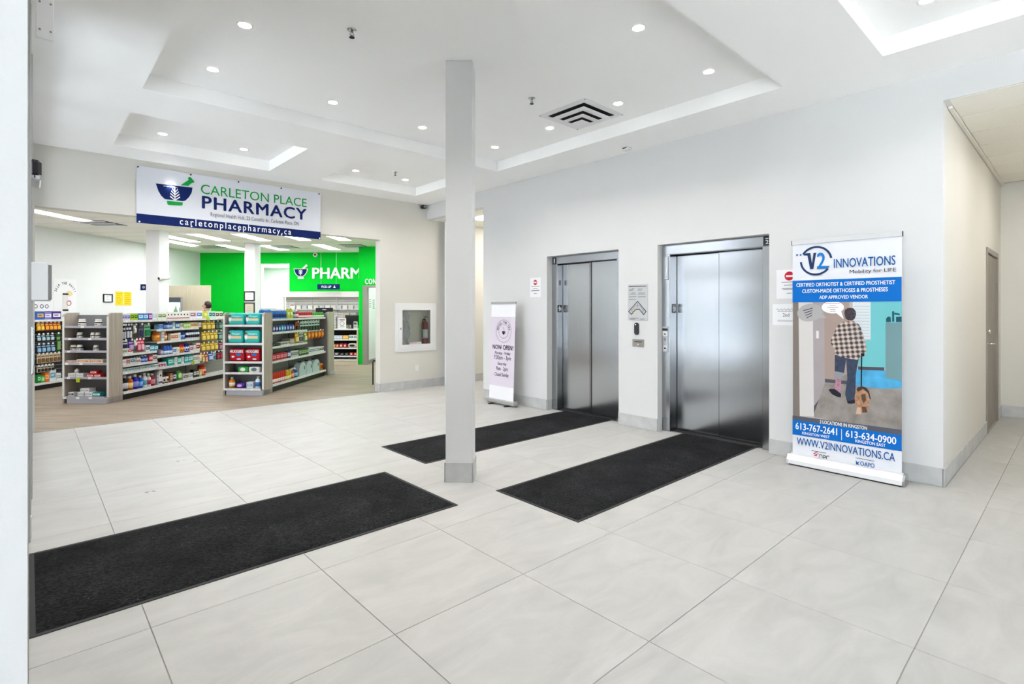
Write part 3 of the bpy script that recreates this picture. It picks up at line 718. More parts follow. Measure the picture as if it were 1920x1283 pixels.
LONG_RACK = [
    ('top shelf', 1.27, [
        (8.152, 8.339, 3, 0.105, 'box', '#d8d4e6', '#6f6aa8', 'white and lavender', 0),
        (8.347, 8.502, 2, 0.11, 'box', '#b9c63a', '#3f8a2c', 'lime green', 0),
        (8.510, 8.740, 2, 0.11, 'box', '#3f86c4', '#cfe4f2', 'blue', 0),
        (8.749, 8.828, 1, 0.11, 'box', '#8a3f9c', '#e6c6e6', 'purple', 0),
        (8.837, 8.954, 1, 0.12, 'box', '#e2e6ea', '#c4ccd4', 'pale grey', 0),
        (8.973, 9.170, 2, 0.12, 'box', '#e4e6d6', '#5a7a30', 'white and green', 0),
        (9.199, 9.356, 2, 0.13, 'icon', '#ecebe8', '#b8304a', 'white red-striped', 0),
        (9.296, 9.799, 5, 0.13, 'icon', '#ecebe8', '#b8304a', 'white red-striped', 0),
        (9.821, 10.011, 1, 0.15, 'box', '#e6e4e8', '#b5707e', 'white', 0),
        (10.022, 10.208, 1, 0.15, 'box', '#e8ecf2', '#6d86c8', 'white and blue', 0),
        (10.231, 10.406, 1, 0.15, 'pouch', '#c9c95a', '#e6e69a', 'lime yellow', 0),
        (10.418, 10.625, 2, 0.14, 'box', '#bfe6da', '#2b4c50', 'pale teal', 0),
        (10.638, 10.900, 2, 0.13, 'box', '#e6e2da', '#2a2a2a', 'white and black', 0),
    ]),
    ('upper peg row', 1.2, [
        (8.160, 8.248, 2, 0.25, 'hang', '#1d1d22', '#c8ccd4', 'black', 0),
        (8.260, 8.375, 2, 0.24, 'hang', '#3b3f66', '#d8d8dc', 'navy', 0),
        (8.416, 8.477, 1, 0.15, 'hang', '#c9ccc8', '#f0f0ee', 'clear white', 0),
        (8.531, 8.628, 1, 0.22, 'hang', '#77727f', '#3e3f70', 'grey', 0),
        (8.645, 8.806, 1, 0.22, 'hang', '#9fc4ae', '#1f8a55', 'green', 0),
    ]),
    ('lower peg row', 0.95, [
        (8.167, 8.292, 1, 0.14, 'hang', '#e4e4ea', '#2f3058', 'white and navy', 0),
        (8.300, 8.420, 1, 0.18, 'hang', '#43307a', '#c4a6d8', 'purple', 0),
        (8.424, 8.489, 1, 0.11, 'hang', '#c6d2c2', '#e9efe4', 'pale green', 0),
        (8.493, 8.653, 2, 0.2, 'hang', '#e0436a', '#f6c6d4', 'pink', 0),
    ]),
    ('third shelf', 0.73, [
        (8.144, 8.198, 1, 0.085, 'box', '#d8dedb', '#b02c34', 'white and red', 0),
        (8.202, 8.264, 1, 0.085, 'box', '#e6e6e2', '#2f8a58', 'white and green', 0),
        (8.268, 8.395, 1, 0.085, 'box', '#ece8e6', '#c4523e', 'white and orange', 0),
        (8.679, 8.775, 1, 0.1, 'box', '#e4e8ec', '#3a3f56', 'white', 0),
        (8.779, 8.977, 2, 0.1, 'box', '#58a8c0', '#d8eef4', 'teal', 0),
    ]),
    ('second shelf', 0.557, [
        (8.152, 8.252, 2, 0.085, 'box', '#e6e4e4', '#b8b4b8', 'white', 0),
        (8.259, 8.333, 1, 0.085, 'box', '#d8b0b0', '#b84048', 'pale red', 0),
        (8.339, 8.436, 1, 0.09, 'box', '#c4dce0', '#3c7c90', 'pale teal', 0),
        (8.440, 8.585, 3, 0.1, 'bottle', '#ecebe8', '#c8a8a8', 'white', 0),
        (8.594, 8.749, 2, 0.11, 'bottle', '#2b58b4', '#9cc0ec', 'blue', 0),
        (8.757, 8.839, 1, 0.1, 'box', '#c83848', '#f0d8d8', 'red', 0),
        (8.846, 8.954, 1, 0.1, 'box', '#e6e0de', '#a86060', 'white', 0),
    ]),
    ('low tray', 0.44, [
        (8.148, 8.987, 6, 0.05, 'box', '#d6e6e2', '#6a8e94', 'pale mint', 0),
    ]),
    ('bottom shelf', 0.125, [
        (8.144, 8.213, 1, 0.24, 'bottle', '#26264a', '#d8d8e2', 'navy', 0),
        (8.220, 8.322, 1, 0.25, 'bottle', '#1b1720', '#d6d0d8', 'black', 0),
        (8.325, 8.436, 1, 0.23, 'bottle', '#c8641c', '#f0d890', 'amber', 0),
        (8.440, 8.552, 1, 0.24, 'bottle', '#2430b0', '#9aa0e6', 'royal blue', 0),
        (8.556, 8.645, 1, 0.21, 'bottle', '#1f5fc4', '#8cc0f0', 'bright blue', 0),
        (8.655, 8.740, 1, 0.24, 'bottle', '#dfe9ea', '#6fb0c4', 'white', 0),
        (8.747, 8.828, 1, 0.22, 'bottle', '#e6dcdc', '#d05060', 'white and red', 0),
        (8.833, 8.939, 1, 0.21, 'bottle', '#a01c34', '#e0a0a8', 'crimson', 0),
        (8.944, 8.984, 1, 0.23, 'box', '#aab0b6', '#d8dce0', 'grey', 0),
        (8.988, 9.080, 1, 0.25, 'icon', '#e8e6ea', '#4a4a60', 'tall white', 0),
        (9.084, 9.267, 2, 0.19, 'jar', '#4a2a22', '#e8e2da', 'dark brown', 0),
        (9.279, 9.351, 1, 0.16, 'box', '#b87a54', '#e0c4ac', 'tan', 0),
        (9.353, 9.452, 1, 0.17, 'box', '#24203c', '#e0e0e6', 'black', 0),
        (9.467, 9.627, 1, 0.19, 'bag', '#3fa04a', '#cfe6a0', 'green', 0),
        (9.633, 9.775, 1, 0.1, 'box', '#d6d8d4', '#565a58', 'grey and white', 0),
        (9.788, 9.920, 2, 0.1, 'box', '#e6e6e2', '#8e9290', 'white', 0),
        (9.934, 10.102, 2, 0.15, 'box', '#2a2c2e', '#dcdcd8', 'black and white', 0),
        (10.114, 10.186, 1, 0.12, 'box', '#d0c070', '#efe8bc', 'yellow', 0),
        (10.208, 10.375, 1, 0.21, 'jar', '#b83a24', '#e8b090', 'rust red', 0),
    ]),
    ('second section top shelf', 1.097, [
        (8.996, 9.099, 1, 0.09, 'box', '#8cbce0', '#2b66b0', 'light blue', 0),
        (9.103, 9.194, 1, 0.09, 'box', '#2b3f9c', '#9ab0e6', 'navy blue', 0),
        (9.201, 9.356, 2, 0.13, 'bottle', '#2f66c0', '#cfe0f4', 'blue', 0),
        (9.341, 9.413, 1, 0.12, 'box', '#dfe6ec', '#9cb4cc', 'white', 0),
        (9.421, 9.534, 1, 0.11, 'box', '#4a86b8', '#dce8f0', 'blue and white', 0),
        (9.544, 9.638, 1, 0.09, 'box', '#d2d4d0', '#8a8c8a', 'grey', 0),
        (9.649, 9.845, 3, 0.1, 'box', '#a8cc60', '#e6f0cc', 'green', 0),
        (9.854, 10.082, 3, 0.1, 'box', '#e6d6b4', '#b87a40', 'cream', 0),
        (10.097, 10.172, 1, 0.09, 'box', '#e6e6e2', '#a8a8a4', 'white', 0),
    ]),
    ('second section third shelf', 0.884, [
        (8.929, 9.052, 1, 0.17, 'jar', '#d87818', '#f0b050', 'orange', 0),
        (9.056, 9.134, 1, 0.17, 'box', '#dfe2e2', '#b0b4b8', 'white', 0),
        (9.141, 9.230, 1, 0.18, 'bottle', '#d86a18', '#f4d0a0', 'orange', 0),
        (9.296, 9.482, 3, 0.12, 'box', '#e6dccc', '#c85a30', 'white and orange', 0),
        (9.487, 9.565, 1, 0.13, 'box', '#e8e8e4', '#c4c4c0', 'white', 0),
        (9.575, 9.704, 2, 0.13, 'jar', '#2b50a8', '#a8c4f0', 'blue', 0),
        (9.745, 10.137, 6, 0.15, 'bottle', '#dfe2ea', '#23284a', 'white with navy cap', 0),
    ]),
    ('second section second shelf', 0.637, [
        (9.010, 9.122, 1, 0.1, 'bag', '#8a7a98', '#cfc4d4', 'mauve', 0),
        (9.132, 9.356, 3, 0.16, 'can', '#3f70c4', '#dfe8f4', 'blue', 0),
        (9.296, 9.439, 2, 0.11, 'box', '#dfe6ee', '#3f6cb0', 'white and blue', 0),
        (9.446, 9.534, 1, 0.11, 'box', '#e6e6e2', '#c8c8c4', 'white', 0),
        (9.542, 9.691, 2, 0.15, 'jar', '#d8405e', '#f0c040', 'pink and yellow', 0),
        (9.695, 9.821, 2, 0.16, 'jar', '#2f3294', '#d0d4f0', 'indigo', 0),
        (9.832, 9.934, 1, 0.11, 'box', '#e6dce0', '#b83058', 'white and crimson', 0),
        (9.943, 10.001, 1, 0.12, 'box', '#e6e6e2', '#c8c8c4', 'plain white', 0),
        (10.013, 10.137, 1, 0.15, 'box', '#e4dcda', '#b02434', 'red-labelled white', 0),
    ]),
    ('second section low shelf', 0.429, [
        (9.005, 9.208, 3, 0.08, 'jar', '#e8e2e4', '#c45a80', 'white and pink', 0),
        (9.223, 9.356, 1, 0.14, 'box', '#2fa8a0', '#bfe8e2', 'teal', 0),
        (9.296, 9.396, 1, 0.14, 'box', '#2fa8a0', '#bfe8e2', 'teal', 0),
        (9.401, 9.477, 1, 0.14, 'box', '#e6e8e4', '#bcd4d0', 'white', 0),
        (9.482, 9.577, 1, 0.14, 'box', '#3aa89c', '#d0ece6', 'green-teal', 0),
        (9.586, 9.659, 1, 0.13, 'box', '#e6e8e4', '#b4ccc8', 'white', 0),
        (9.668, 9.911, 2, 0.15, 'box', '#4ab0b8', '#cfeaec', 'aqua', 0),
        (9.920, 10.082, 2, 0.12, 'box', '#e4e6dc', '#9aa890', 'off-white', 0),
        (10.088, 10.186, 1, 0.12, 'box', '#e8e4dc', '#c8b8a0', 'cream', 0),
    ]),
    ('end-section top peg row', 1.205, [
        (10.202, 10.625, 3, 0.165, 'hang', '#c8a21c', '#f0dc80', 'yellow', 0),
        (10.644, 10.748, 1, 0.17, 'hang', '#20242c', '#6a7078', 'black', 0),
        (10.757, 10.893, 1, 0.17, 'hang', '#24443e', '#8ab8a8', 'dark teal', 0),
    ]),
    ('end-section second peg row', 1.0, [
        (10.190, 10.718, 4, 0.18, 'hang', '#c8a21c', '#f0dc80', 'yellow', 0),
        (10.731, 10.893, 1, 0.19, 'hang', '#1f3a3a', '#9ac4c0', 'dark teal', 0),
    ]),
    ('end-section third peg row', 0.78, [
        (10.166, 10.744, 4, 0.17, 'hang', '#c8a21c', '#f0dc80', 'yellow', 0),
        (10.757, 10.893, 1, 0.18, 'hang', '#4a1c30', '#d89ab8', 'maroon', 0),
    ]),
    ('end-section lowest peg row', 0.575, [
        (10.085, 10.190, 1, 0.12, 'hang', '#c84830', '#f4e0d0', 'red', 0),
        (10.205, 10.281, 1, 0.19, 'hang', '#c8a838', '#f0e4a0', 'golden', 0),
        (10.291, 10.390, 1, 0.2, 'hang', '#b84a24', '#e8b8a0', 'rust orange', 0),
        (10.402, 10.561, 1, 0.17, 'hang', '#2560b8', '#cfe0f6', 'blue', 0),
        (10.565, 10.653, 1, 0.17, 'hang', '#d8e2e6', '#4a86b0', 'white and blue', 0),
        (10.676, 10.893, 2, 0.17, 'hang', '#3a1018', '#c05060', 'dark red', 0),
    ]),
]
SHORT_RACK = [
    ('top shelf', 1.28, [
        (9.094, 9.637, 9, 0.17, 'bottle', '#2f86cc', '#1c3f80', 'blue', 0),
        (9.653, 9.899, 2, 0.17, 'pouch', '#b4bc3c', '#e8ecac', 'lime yellow', 0),
        (9.908, 10.053, 1, 0.15, 'bottle', '#2c5660', '#90b8c0', 'dark teal', 0),
        (10.067, 10.140, 1, 0.15, 'bottle', '#b02038', '#f0d0d4', 'scarlet', 0),
        (10.147, 10.797, 8, 0.115, 'can', '#a81c30', '#f0dcdc', 'red', 0),
        (10.821, 11.386, 6, 0.105, 'can', '#3f9030', '#d4ecc4', 'green', 0),
    ]),
    ('third shelf', 1.042, [
        (9.094, 9.406, 3, 0.12, 'bag', '#2f3f80', '#d0d8f0', 'navy', 0),
        (9.418, 9.608, 2, 0.12, 'bag', '#3a98c8', '#c8e6f4', 'sky blue', 0),
        (9.621, 9.950, 3, 0.12, 'bag', '#3f62b8', '#c4d4f0', 'blue', 0),
    ]),
    ('upper peg row', 1.21, [
        (9.993, 10.185, 1, 0.17, 'hang', '#c85a2c', '#2a2020', 'orange', 0),
        (10.197, 11.147, 7, 0.22, 'hang', '#c8d8d4', '#3c4644', 'white and grey', 0),
    ]),
    ('second shelf', 0.79, [
        (9.094, 9.388, 3, 0.05, 'box', '#26262a', '#5a5a60', 'black', 0),
        (9.403, 9.750, 3, 0.06, 'box', '#dcdcd8', '#2c2c30', 'white and black', 0),
        (9.758, 9.941, 1, 0.1, 'box', '#a8a294', '#c8c0ac', 'beige', 0),
    ]),
    ('lower peg row', 1.0, [
        (9.967, 10.140, 1, 0.19, 'hang', '#d8a818', '#f4e08c', 'yellow', 0),
        (10.151, 10.357, 2, 0.2, 'hang', '#ccd0cc', '#7c8078', 'grey', 0),
        (10.379, 10.506, 1, 0.19, 'hang', '#a8bc4c', '#e6ecbc', 'lime', 0),
        (10.525, 11.386, 5, 0.17, 'hangbag', '#cc7418', '#f0b050', 'orange', 0),
    ]),
    ('first shelf', 0.535, [
        (9.092, 9.637, 4, 0.12, 'box', '#b42440', '#e6a0ac', 'red', 0),
        (9.654, 9.774, 2, 0.13, 'box', '#2b2c7a', '#ecebee', 'navy and white', 0),
        (9.788, 10.125, 4, 0.12, 'box', '#c6c8ca', '#6e7072', 'grey and white', 0),
        (10.139, 10.576, 4, 0.13, 'box', '#3f5a34', '#b4c898', 'dark green', 0),
        (10.584, 11.025, 3, 0.12, 'box', '#d8dce0', '#8a929a', 'white', 0),
        (11.037, 11.360, 2, 0.11, 'box', '#e2e4de', '#3c4434', 'white and dark green', 0),
    ]),
    ('bottom shelf', 0.13, [
        (9.063, 9.634, 7, 0.19, 'can', '#c83a18', '#e9e2da', 'orange red', 0),
        (9.644, 9.839, 2, 0.18, 'can', '#d0b828', '#f0ecac', 'yellow', 0),
        (9.846, 9.964, 1, 0.18, 'bottle', '#d0561c', '#f0c8a0', 'orange', 0),
        (9.978, 10.136, 1, 0.18, 'bottle', '#1c5c90', '#a8d0e8', 'blue', 0),
        (10.148, 10.429, 1, 0.285, 'jug', '#bccdd0', '#2c3c44', 'pale', 0),
        (10.449, 10.756, 1, 0.28, 'jug', '#bccdd0', '#2c3c44', 'pale', 0),
        (10.777, 11.120, 1, 0.28, 'jug', '#bccdd0', '#2c3c44', 'pale', 0),
        (11.155, 11.365, 1, 0.15, 'bag', '#d09a18', '#b83418', 'golden', 0),
    ]),
]
SIDE_RACK = [
    ('top shelf', 1.26, [
        (9.067, 9.210, 1, 0.15, 'box', '#2f66b8', '#e0b040', 'blue', 0),
        (9.219, 9.362, 1, 0.14, 'box', '#8a86c0', '#e4e0f0', 'lavender', 0),
        (9.371, 9.555, 1, 0.15, 'box', '#5a3a90', '#ecebf0', 'purple', 0),
    ]),
    ('first peg row', 1.21, [
        (9.071, 9.224, 2, 0.15, 'hang', '#d08a18', '#f0d060', 'orange yellow', 0),
        (9.233, 9.555, 4, 0.15, 'hang', '#c04020', '#f0c050', 'red', 0),
    ]),
    ('second peg row', 1.0, [
        (9.071, 9.423, 4, 0.13, 'hang', '#23282e', '#b8d4e0', 'black', 0),
        (9.466, 9.552, 1, 0.34, 'hang', '#2c5c2c', '#8ab070', 'dark green', 0),
    ]),
    ('third peg row', 0.82, [
        (9.071, 9.437, 4, 0.16, 'hang', '#222c44', '#9ac0dc', 'navy', 0),
    ]),
    ('fourth peg row', 0.64, [
        (9.079, 9.555, 6, 0.17, 'hang', '#d2c8b0', '#8a6a44', 'beige', 0),
    ]),
    ('fifth peg row', 0.43, [
        (9.079, 9.423, 5, 0.12, 'hang', '#cfc8b4', '#3c3830', 'cream', 0),
    ]),
    ('bottom shelf', 0.12, [
        (9.081, 9.148, 1, 0.15, 'box', '#2f8a44', '#a8d8ac', 'dark green', 0),
        (9.153, 9.221, 1, 0.12, 'box', '#3fae58', '#c8ecc8', 'green', 0),
        (9.227, 9.308, 1, 0.17, 'box', '#e07820', '#f4c890', 'orange', 0),
        (9.320, 9.452, 1, 0.21, 'box', '#d8e0e4', '#7ca8b4', 'white and teal', 0),
        (9.459, 9.555, 1, 0.13, 'box', '#e2e4e2', '#a8b4b4', 'white', 0),
    ]),
]
LEFT_END = [
    ('first shelf', 1.185, [
        (-7.097, -6.990, 1, 0.112, 'pill', '#ecebe6', '#2a2624', 'white', 0),
        (-6.835, -6.729, 1, 0.108, 'pill', '#ecebe6', '#2a2624', 'white', 0),
    ]),
    ('second shelf', 0.999, [
        (-7.116, -7.028, 1, 0.09, 'pill', '#ecebe6', '#2a2624', 'white', 0),
        (-6.891, -6.824, 1, 0.088, 'pill', '#ecebe6', '#2a2624', 'white', 0),
        (-6.815, -6.740, 1, 0.088, 'pill', '#ecebe6', '#2a2624', 'white', 0),
    ]),
    ('third shelf', 0.805, [
        (-7.228, -7.131, 1, 0.088, 'pill', '#ecebe6', '#2a2624', 'white', 0),
        (-7.119, -7.028, 1, 0.09, 'pill', '#ecebe6', '#2a2624', 'white', 0),
        (-6.848, -6.770, 1, 0.085, 'pill', '#ecebe6', '#2a2624', 'white', 0),
    ]),
    ('fourth shelf', 0.617, [
        (-7.266, -7.110, 1, 0.035, 'box', '#e6dcd8', '#b85a60', 'small white and pink', 0),
        (-7.097, -6.878, 1, 0.055, 'box', '#ece6de', '#d88a28', 'white and orange', 0),
        (-6.871, -6.677, 1, 0.055, 'box', '#ece6de', '#d88a28', 'white and orange', 0),
    ]),
    ('fifth shelf', 0.396, [
        (-7.234, -7.114, 1, 0.06, 'box', '#e6e6e6', '#c8ccd0', 'white', 0),
        (-7.106, -6.983, 1, 0.06, 'box', '#e6e6e6', '#c8ccd0', 'white', 0),
        (-7.144, -7.080, 1, 0.07, 'bottle', '#e8e6e6', '#c8c4c4', 'small white', 0.06),
        (-6.929, -6.820, 1, 0.05, 'box', '#c83040', '#f2dcdc', 'red', 0),
        (-6.815, -6.703, 1, 0.05, 'box', '#c83040', '#f2dcdc', 'red', 0),
        (-6.878, -6.766, 1, 0.05, 'box', '#c83040', '#f2dcdc', 'red', 0.05),
    ]),
    ('bottom shelf', 0.1, [
        (-7.228, -7.134, 1, 0.06, 'box', '#dcdcdc', '#2c2c30', 'white and black', 0),
        (-7.078, -6.972, 1, 0.065, 'box', '#e6e6e8', '#b8bcc4', 'white', 0),
        (-6.964, -6.845, 1, 0.065, 'box', '#e6e6e8', '#b8bcc4', 'white', 0),
        (-7.035, -6.889, 1, 0.055, 'box', '#e6e6e8', '#b8bcc4', 'white', 0.065),
        (-6.833, -6.710, 1, 0.06, 'box', '#2f9c9c', '#e2f0f0', 'teal', 0),
    ]),
]
RIGHT_END = [
    ('first shelf', 1.18, [
        (-5.210, -4.922, 1, 0.205, 'diaper', '#3fc4c0', '#e8cfa4', 'teal', 0),
        (-4.907, -4.646, 1, 0.205, 'diaper', '#3fc4c0', '#e8cfa4', 'teal', 0),
    ]),
    ('second shelf', 0.87, [
        (-5.217, -4.943, 1, 0.225, 'diaper', '#3fc4c0', '#e8cfa4', 'teal', 0),
        (-4.932, -4.656, 1, 0.225, 'diaper', '#3fc4c0', '#e8cfa4', 'teal', 0),
    ]),
    ('third shelf', 0.56, [
        (-5.188, -4.920, 1, 0.22, 'diaper_red', '#b8162e', '#f2eef0', 'red', 0),
        (-4.909, -4.651, 1, 0.22, 'diaper_red', '#b8162e', '#f2eef0', 'red', 0),
    ]),
    ('fourth shelf', 0.376, [
        (-5.037, -4.857, 1, 0.1, 'wipes', '#3fb04e', '#f0f4ec', 'green and white', 0),
        (-4.851, -4.653, 1, 0.1, 'wipes', '#e6e8e6', '#7a8088', 'white', 0),
    ]),
    ('bottom shelf', 0.11, [
        (-5.210, -5.108, 1, 0.18, 'bottle', '#e09020', '#f2e6d4', 'amber', 0),
        (-5.076, -4.932, 1, 0.085, 'bag', '#6a3aa8', '#d8b8e8', 'purple', 0),
        (-4.883, -4.771, 1, 0.105, 'box', '#dfe4e8', '#9ab8d0', 'white and blue', 0),
        (-4.748, -4.656, 1, 0.2, 'bottle', '#e2ecf4', '#4a80c0', 'white', 0),
    ]),
]
SNACK = [
    ('first shelf', 0.665, [
        (-5.285, -5.036, 3, 0.1, 'box', '#b4c2d2', '#e8ecf0', 'pale blue', 0),
        (-5.024, -4.881, 1, 0.1, 'box', '#e0ac34', '#f4dc94', 'golden', 0),
        (-4.869, -4.614, 2, 0.11, 'box', '#d8e4e0', '#5a8a7a', 'white and green', 0),
    ]),
    ('second shelf', 0.44, [
        (-5.291, -5.136, 2, 0.1, 'bag', '#b86a34', '#e8c09a', 'orange brown', 0),
        (-5.128, -4.917, 2, 0.11, 'bag', '#b02a38', '#f0c4c4', 'red', 0),
        (-4.905, -4.658, 1, 0.12, 'bag', '#d8d4cc', '#2a2420', 'white and black', 0),
    ]),
    ('bottom shelf', 0.23, [
        (-5.275, -5.120, 1, 0.09, 'bag', '#4a4a50', '#b8b8bc', 'grey', 0),
        (-5.112, -4.869, 2, 0.08, 'bag', '#26262a', '#7a7a80', 'black', 0),
        (-4.857, -4.638, 2, 0.09, 'bag', '#a83030', '#e0b0a8', 'brick red', 0),
    ]),
]

# ================================================================== STRUCTURE
WX, WY = 5.50, 8.35          # lobby wall with the lifts, lobby wall with the pharmacy opening
ZC, ZT = 3.40, 3.54          # soffit and tray heights
T0x, T0y, TS = 0.410, 0.497, 0.7937   # floor tile grid

# ---- lobby floor: grout bed with separate tiles
floor = struct(MB().box(-2.6, -2.6, -0.12, WX, WY, -0.004)
               .box(WX, -1.4, -0.12, 9.9, 0.95, -0.004)
               .box(WX, 6.5, -0.12, 9.4, WY, -0.004)
               .box(WX, 2.15, -0.12, 5.80, 3.45, -0.004).box(WX, 3.99, -0.12, 5.80, 5.26, -0.004).build('floor', 'grout'))
tile_cache = {}
def lay_tiles(x0, x1, y0, y1):
    i0, i1 = math.floor((x0 - T0x) / TS), math.ceil((x1 - T0x) / TS)
    j0, j1 = math.floor((y0 - T0y) / TS), math.ceil((y1 - T0y) / TS)
    g = 0.0016
    for i in range(i0, i1):
        for j in range(j0, j1):
            a, b = max(x0, T0x + i * TS + g), min(x1, T0x + (i + 1) * TS - g)
            c, d = max(y0, T0y + j * TS + g), min(y1, T0y + (j + 1) * TS - g)
            if b - a < 0.01 or d - c < 0.01: continue
            k = (round(b - a, 3), round(d - c, 3))
            if k not in tile_cache:
                tile_cache[k] = MB().cbox(-k[0] / 2, -k[1] / 2, -0.009, k[0] / 2, k[1] / 2, 0.0, 0.0012).mesh('tile', 'tile')
            obj('tile', tile_cache[k], floor, ((a + b) / 2, (c + d) / 2, 0))
lay_tiles(-2.55, -0.002, -2.55, 0.895)
lay_tiles(0.0, WX - 0.002, -2.55, WY - 0.002)
lay_tiles(WX, 9.74, -1.2, 0.775)
lay_tiles(WX, 9.15, 6.70, WY - 0.012)
lay_tiles(WX, 5.60, 2.165, 3.438)
lay_tiles(WX, 5.60, 4.002, 5.248)

# dried scuffs left on a few tiles
mat('scuff_dirt', '#8c8b86', 0.8, vary=0.2, scale=40)
for x, y, w, h, a in ((0.70, 5.05, .07, .05, .3), (1.19, 6.46, .05, .025, .2), (1.08, 5.86, .06, .03, -.1), (1.55, 7.70, .05, .03, .1), (1.19, 5.74, .05, .02, .4)):
    for q in range(4):
        n = 9
        cx, cy = x + random.uniform(-w, w) * .6, y + random.uniform(-h, h) * .8
        pts = [(cx + w * .3 * random.uniform(.4, 1) * math.cos(2 * PI * i / n + a), cy + h * .3 * random.uniform(.4, 1) * math.sin(2 * PI * i / n)) for i in range(n)]
        MB().prism_z(pts, 0.0, 0.0004).build('scuff', 'scuff_dirt', floor)

# ---- pharmacy floor
ph_poly = [pq(-9.9, 1.91).xy[:], (6.0, WY), pq(-1.7, 15.2).xy[:], pq(-1.7, 17.4).xy[:], pq(-9.9, 17.4).xy[:]]
ph_poly[0] = (-5.6, WY)
struct(MB().prism_z(ph_poly, -0.12, -0.001).build('floor_pharmacy', 'plank'))
struct(MB().box(0.05, WY - 0.006, -0.05, 4.53, WY + 0.012, 0.0025).build('trim_1', 'grey_metal'))

# ---- lobby wall carrying the lifts (faces -X)
wr = MB()
put_x = lambda mb, a, b, z, w: mb.box(WX, a, z, WX + 0.10, b, w)
grid_wall(wr, 0.79, 6.69, -0.05, ZT + 0.06, [(2.162, 3.44, -0.05, 2.213), (4.0, 5.25, -0.05, 2.210)], put_x)
wr.box(WX, -1.25, 3.155, WX + 0.2, 0.79, ZT + 0.06)                # header over the right-hand passage
wr.box(WX, -2.6, 0, WX + 0.2, -1.25, ZT + 0.06)
wr.box(WX + 0.10, 6.55, 0, WX + 0.2, 6.69, ZT + 0.06)
wr.box(WX, 6.69, 3.13, WX + 0.12, WY, ZT + 0.06)                    # bulkhead over the far passage
wr.box(WX + 0.10, 0.95, 0, 5.82, 2.16, 3.3); wr.box(WX + 0.10, 3.44, 0, 5.82, 4.0, 3.3); wr.box(WX + 0.10, 5.25, 0, 5.82, 6.69, 3.3)
wr.box(5.60, 2.16, 2.213, 5.82, 3.44, 3.3); wr.box(5.60, 4.0, 2.21, 5.82, 5.25, 3.3)
wr.box(5.82, 2.0, -0.1, 5.95, 5.4, 2.4)  # unseen plate added behind the lifts to block outdoor light
struct(wr.build('wall_right', 'paint'))

# ---- lobby wall with the pharmacy opening (faces -Y)
wbk = MB()
put_y = lambda mb, a, b, z, w: mb.box(a, WY, z, b, WY + 0.16, w)
grid_wall(wbk, -5.6, 9.2, -0.05, ZT + 0.06, [(0.055, 4.53, -0.05, 2.665), (4.92, 5.61, 0.80, 1.45)], put_y)
struct(wbk.build('wall_back', 'paint_warm'))

# ---- pier beside the camera and the solid part of the left wall
struct(MB().box(-0.34, 0.90, 0, -0.0010, 4.44, ZT).build('wall_left', 'paint'))
# ---- passage walls on the right
struct(MB().box(WX + 0.10, 0.79, 0, 8.20, 0.95, 3.3).box(8.20, 0.79, 2.175, 9.34, 0.95, 3.3).box(9.34, 0.79, 0, 9.9, 0.95, 3.3)
       .box(9.75, -1.4, 0, 9.9, 0.79, 3.3).box(WX + 0.2, -1.4, 0, 9.9, -1.25, 3.3).build('wall_passage', 'paint_warm'))
# far passage: right side and end
struct(MB().box(5.82, 6.54, -0.05, 9.2, 6.69, 3.3).box(9.2, 6.54, -0.05, 9.35, WY + 0.16, 3.3).build('wall_far_passage', 'paint_warm'))

# ---- rear and side shell behind the camera: unseen glazing, sized for the daylight it lets in
rear = struct(MB().box(-2.75, -2.75, 0, WX + 0.2, -2.6, 0.12).box(-2.75, -2.75, 2.6, WX + 0.2, -2.6, ZT)
              .box(-2.75, -2.75, 0.12, 4.2, -2.6, 2.6).box(-2.75, -2.6, 0, -2.6, 0.9, 0.12).box(-2.75, -2.6, 3.1, -2.6, 0.9, ZT).build('wall_rear', 'paint'))
for y in (-2.56, -1.4, -0.2, 0.84):
    MB().box(-2.72, y - 0.03, 0.12, -2.62, y + 0.03, 3.1).build('mullion', 'alu_white', rear)
MB().box(-2.69, -2.56, 0.12, -2.68, 0.84, 3.1).build('pane', 'pale_glass', rear)
for x in (4.23, 4.85, 5.45):
    MB().box(x - 0.03, -2.72, 0.12, x + 0.03, -2.62, 2.6).build('mullion', 'alu_white', rear)
MB().box(4.26, -2.69, 0.12, 5.45, -2.68, 2.6).build('pane', 'tinted_glass', rear)
# added unseen outdoors: snow bouncing light to the ceiling, wall darkening the door reflections
struct(MB().box(-40, -30, -0.3, -2.76, 40, -0.06).box(-2.76, 1.05, -0.3, -0.36, WY, -0.06).box(-2.76, -30, -0.3, 40, -2.76, -0.06).build('ground_outside', 'bounce_snow'))
struct(MB().box(-13, -25, -0.1, -12.7, 32, 1.55).build('reflection_wall', 'reflection_grey'))
struct(MB().box(-2.75, 0.9, 0, -0.34, 1.05, ZT).build('wall_vestibule', 'paint'))

# ---- ceiling with raised trays
trays = [(0.74, 4.88, 1.80, 5.63), (0.74, 2.50, 6.39, 7.78), (3.22, 4.90, 6.39, 7.78), (0.74, 4.85, -2.2, 1.06)]
cm = MB()
A = sorted({-2.75, WX, *[t[0] for t in trays], *[t[1] for t in trays]})
B = sorted({-2.75, WY, 0.9, *[t[2] for t in trays], *[t[3] for t in trays]})
for i in range(len(A) - 1):
    for j in range(len(B) - 1):
        ca, cb = (A[i] + A[i + 1]) / 2, (B[j] + B[j + 1]) / 2
        if A[i] < 0 and ca < -0.5 and cb > 1.0: continue
        if not any(t[0] < ca < t[1] and t[2] < cb < t[3] for t in trays):
            x0 = max(A[i], -0.34) if cb > 0.9 else A[i]
            cm.box(x0, B[j], ZC, A[i + 1], B[j + 1], ZT + 0.05)
cm.box(-0.34, -2.75, ZT, WX + 0.1, WY, ZT + 0.10).box(-2.75, -2.75, ZT, -0.34, 0.95, ZT + 0.10)
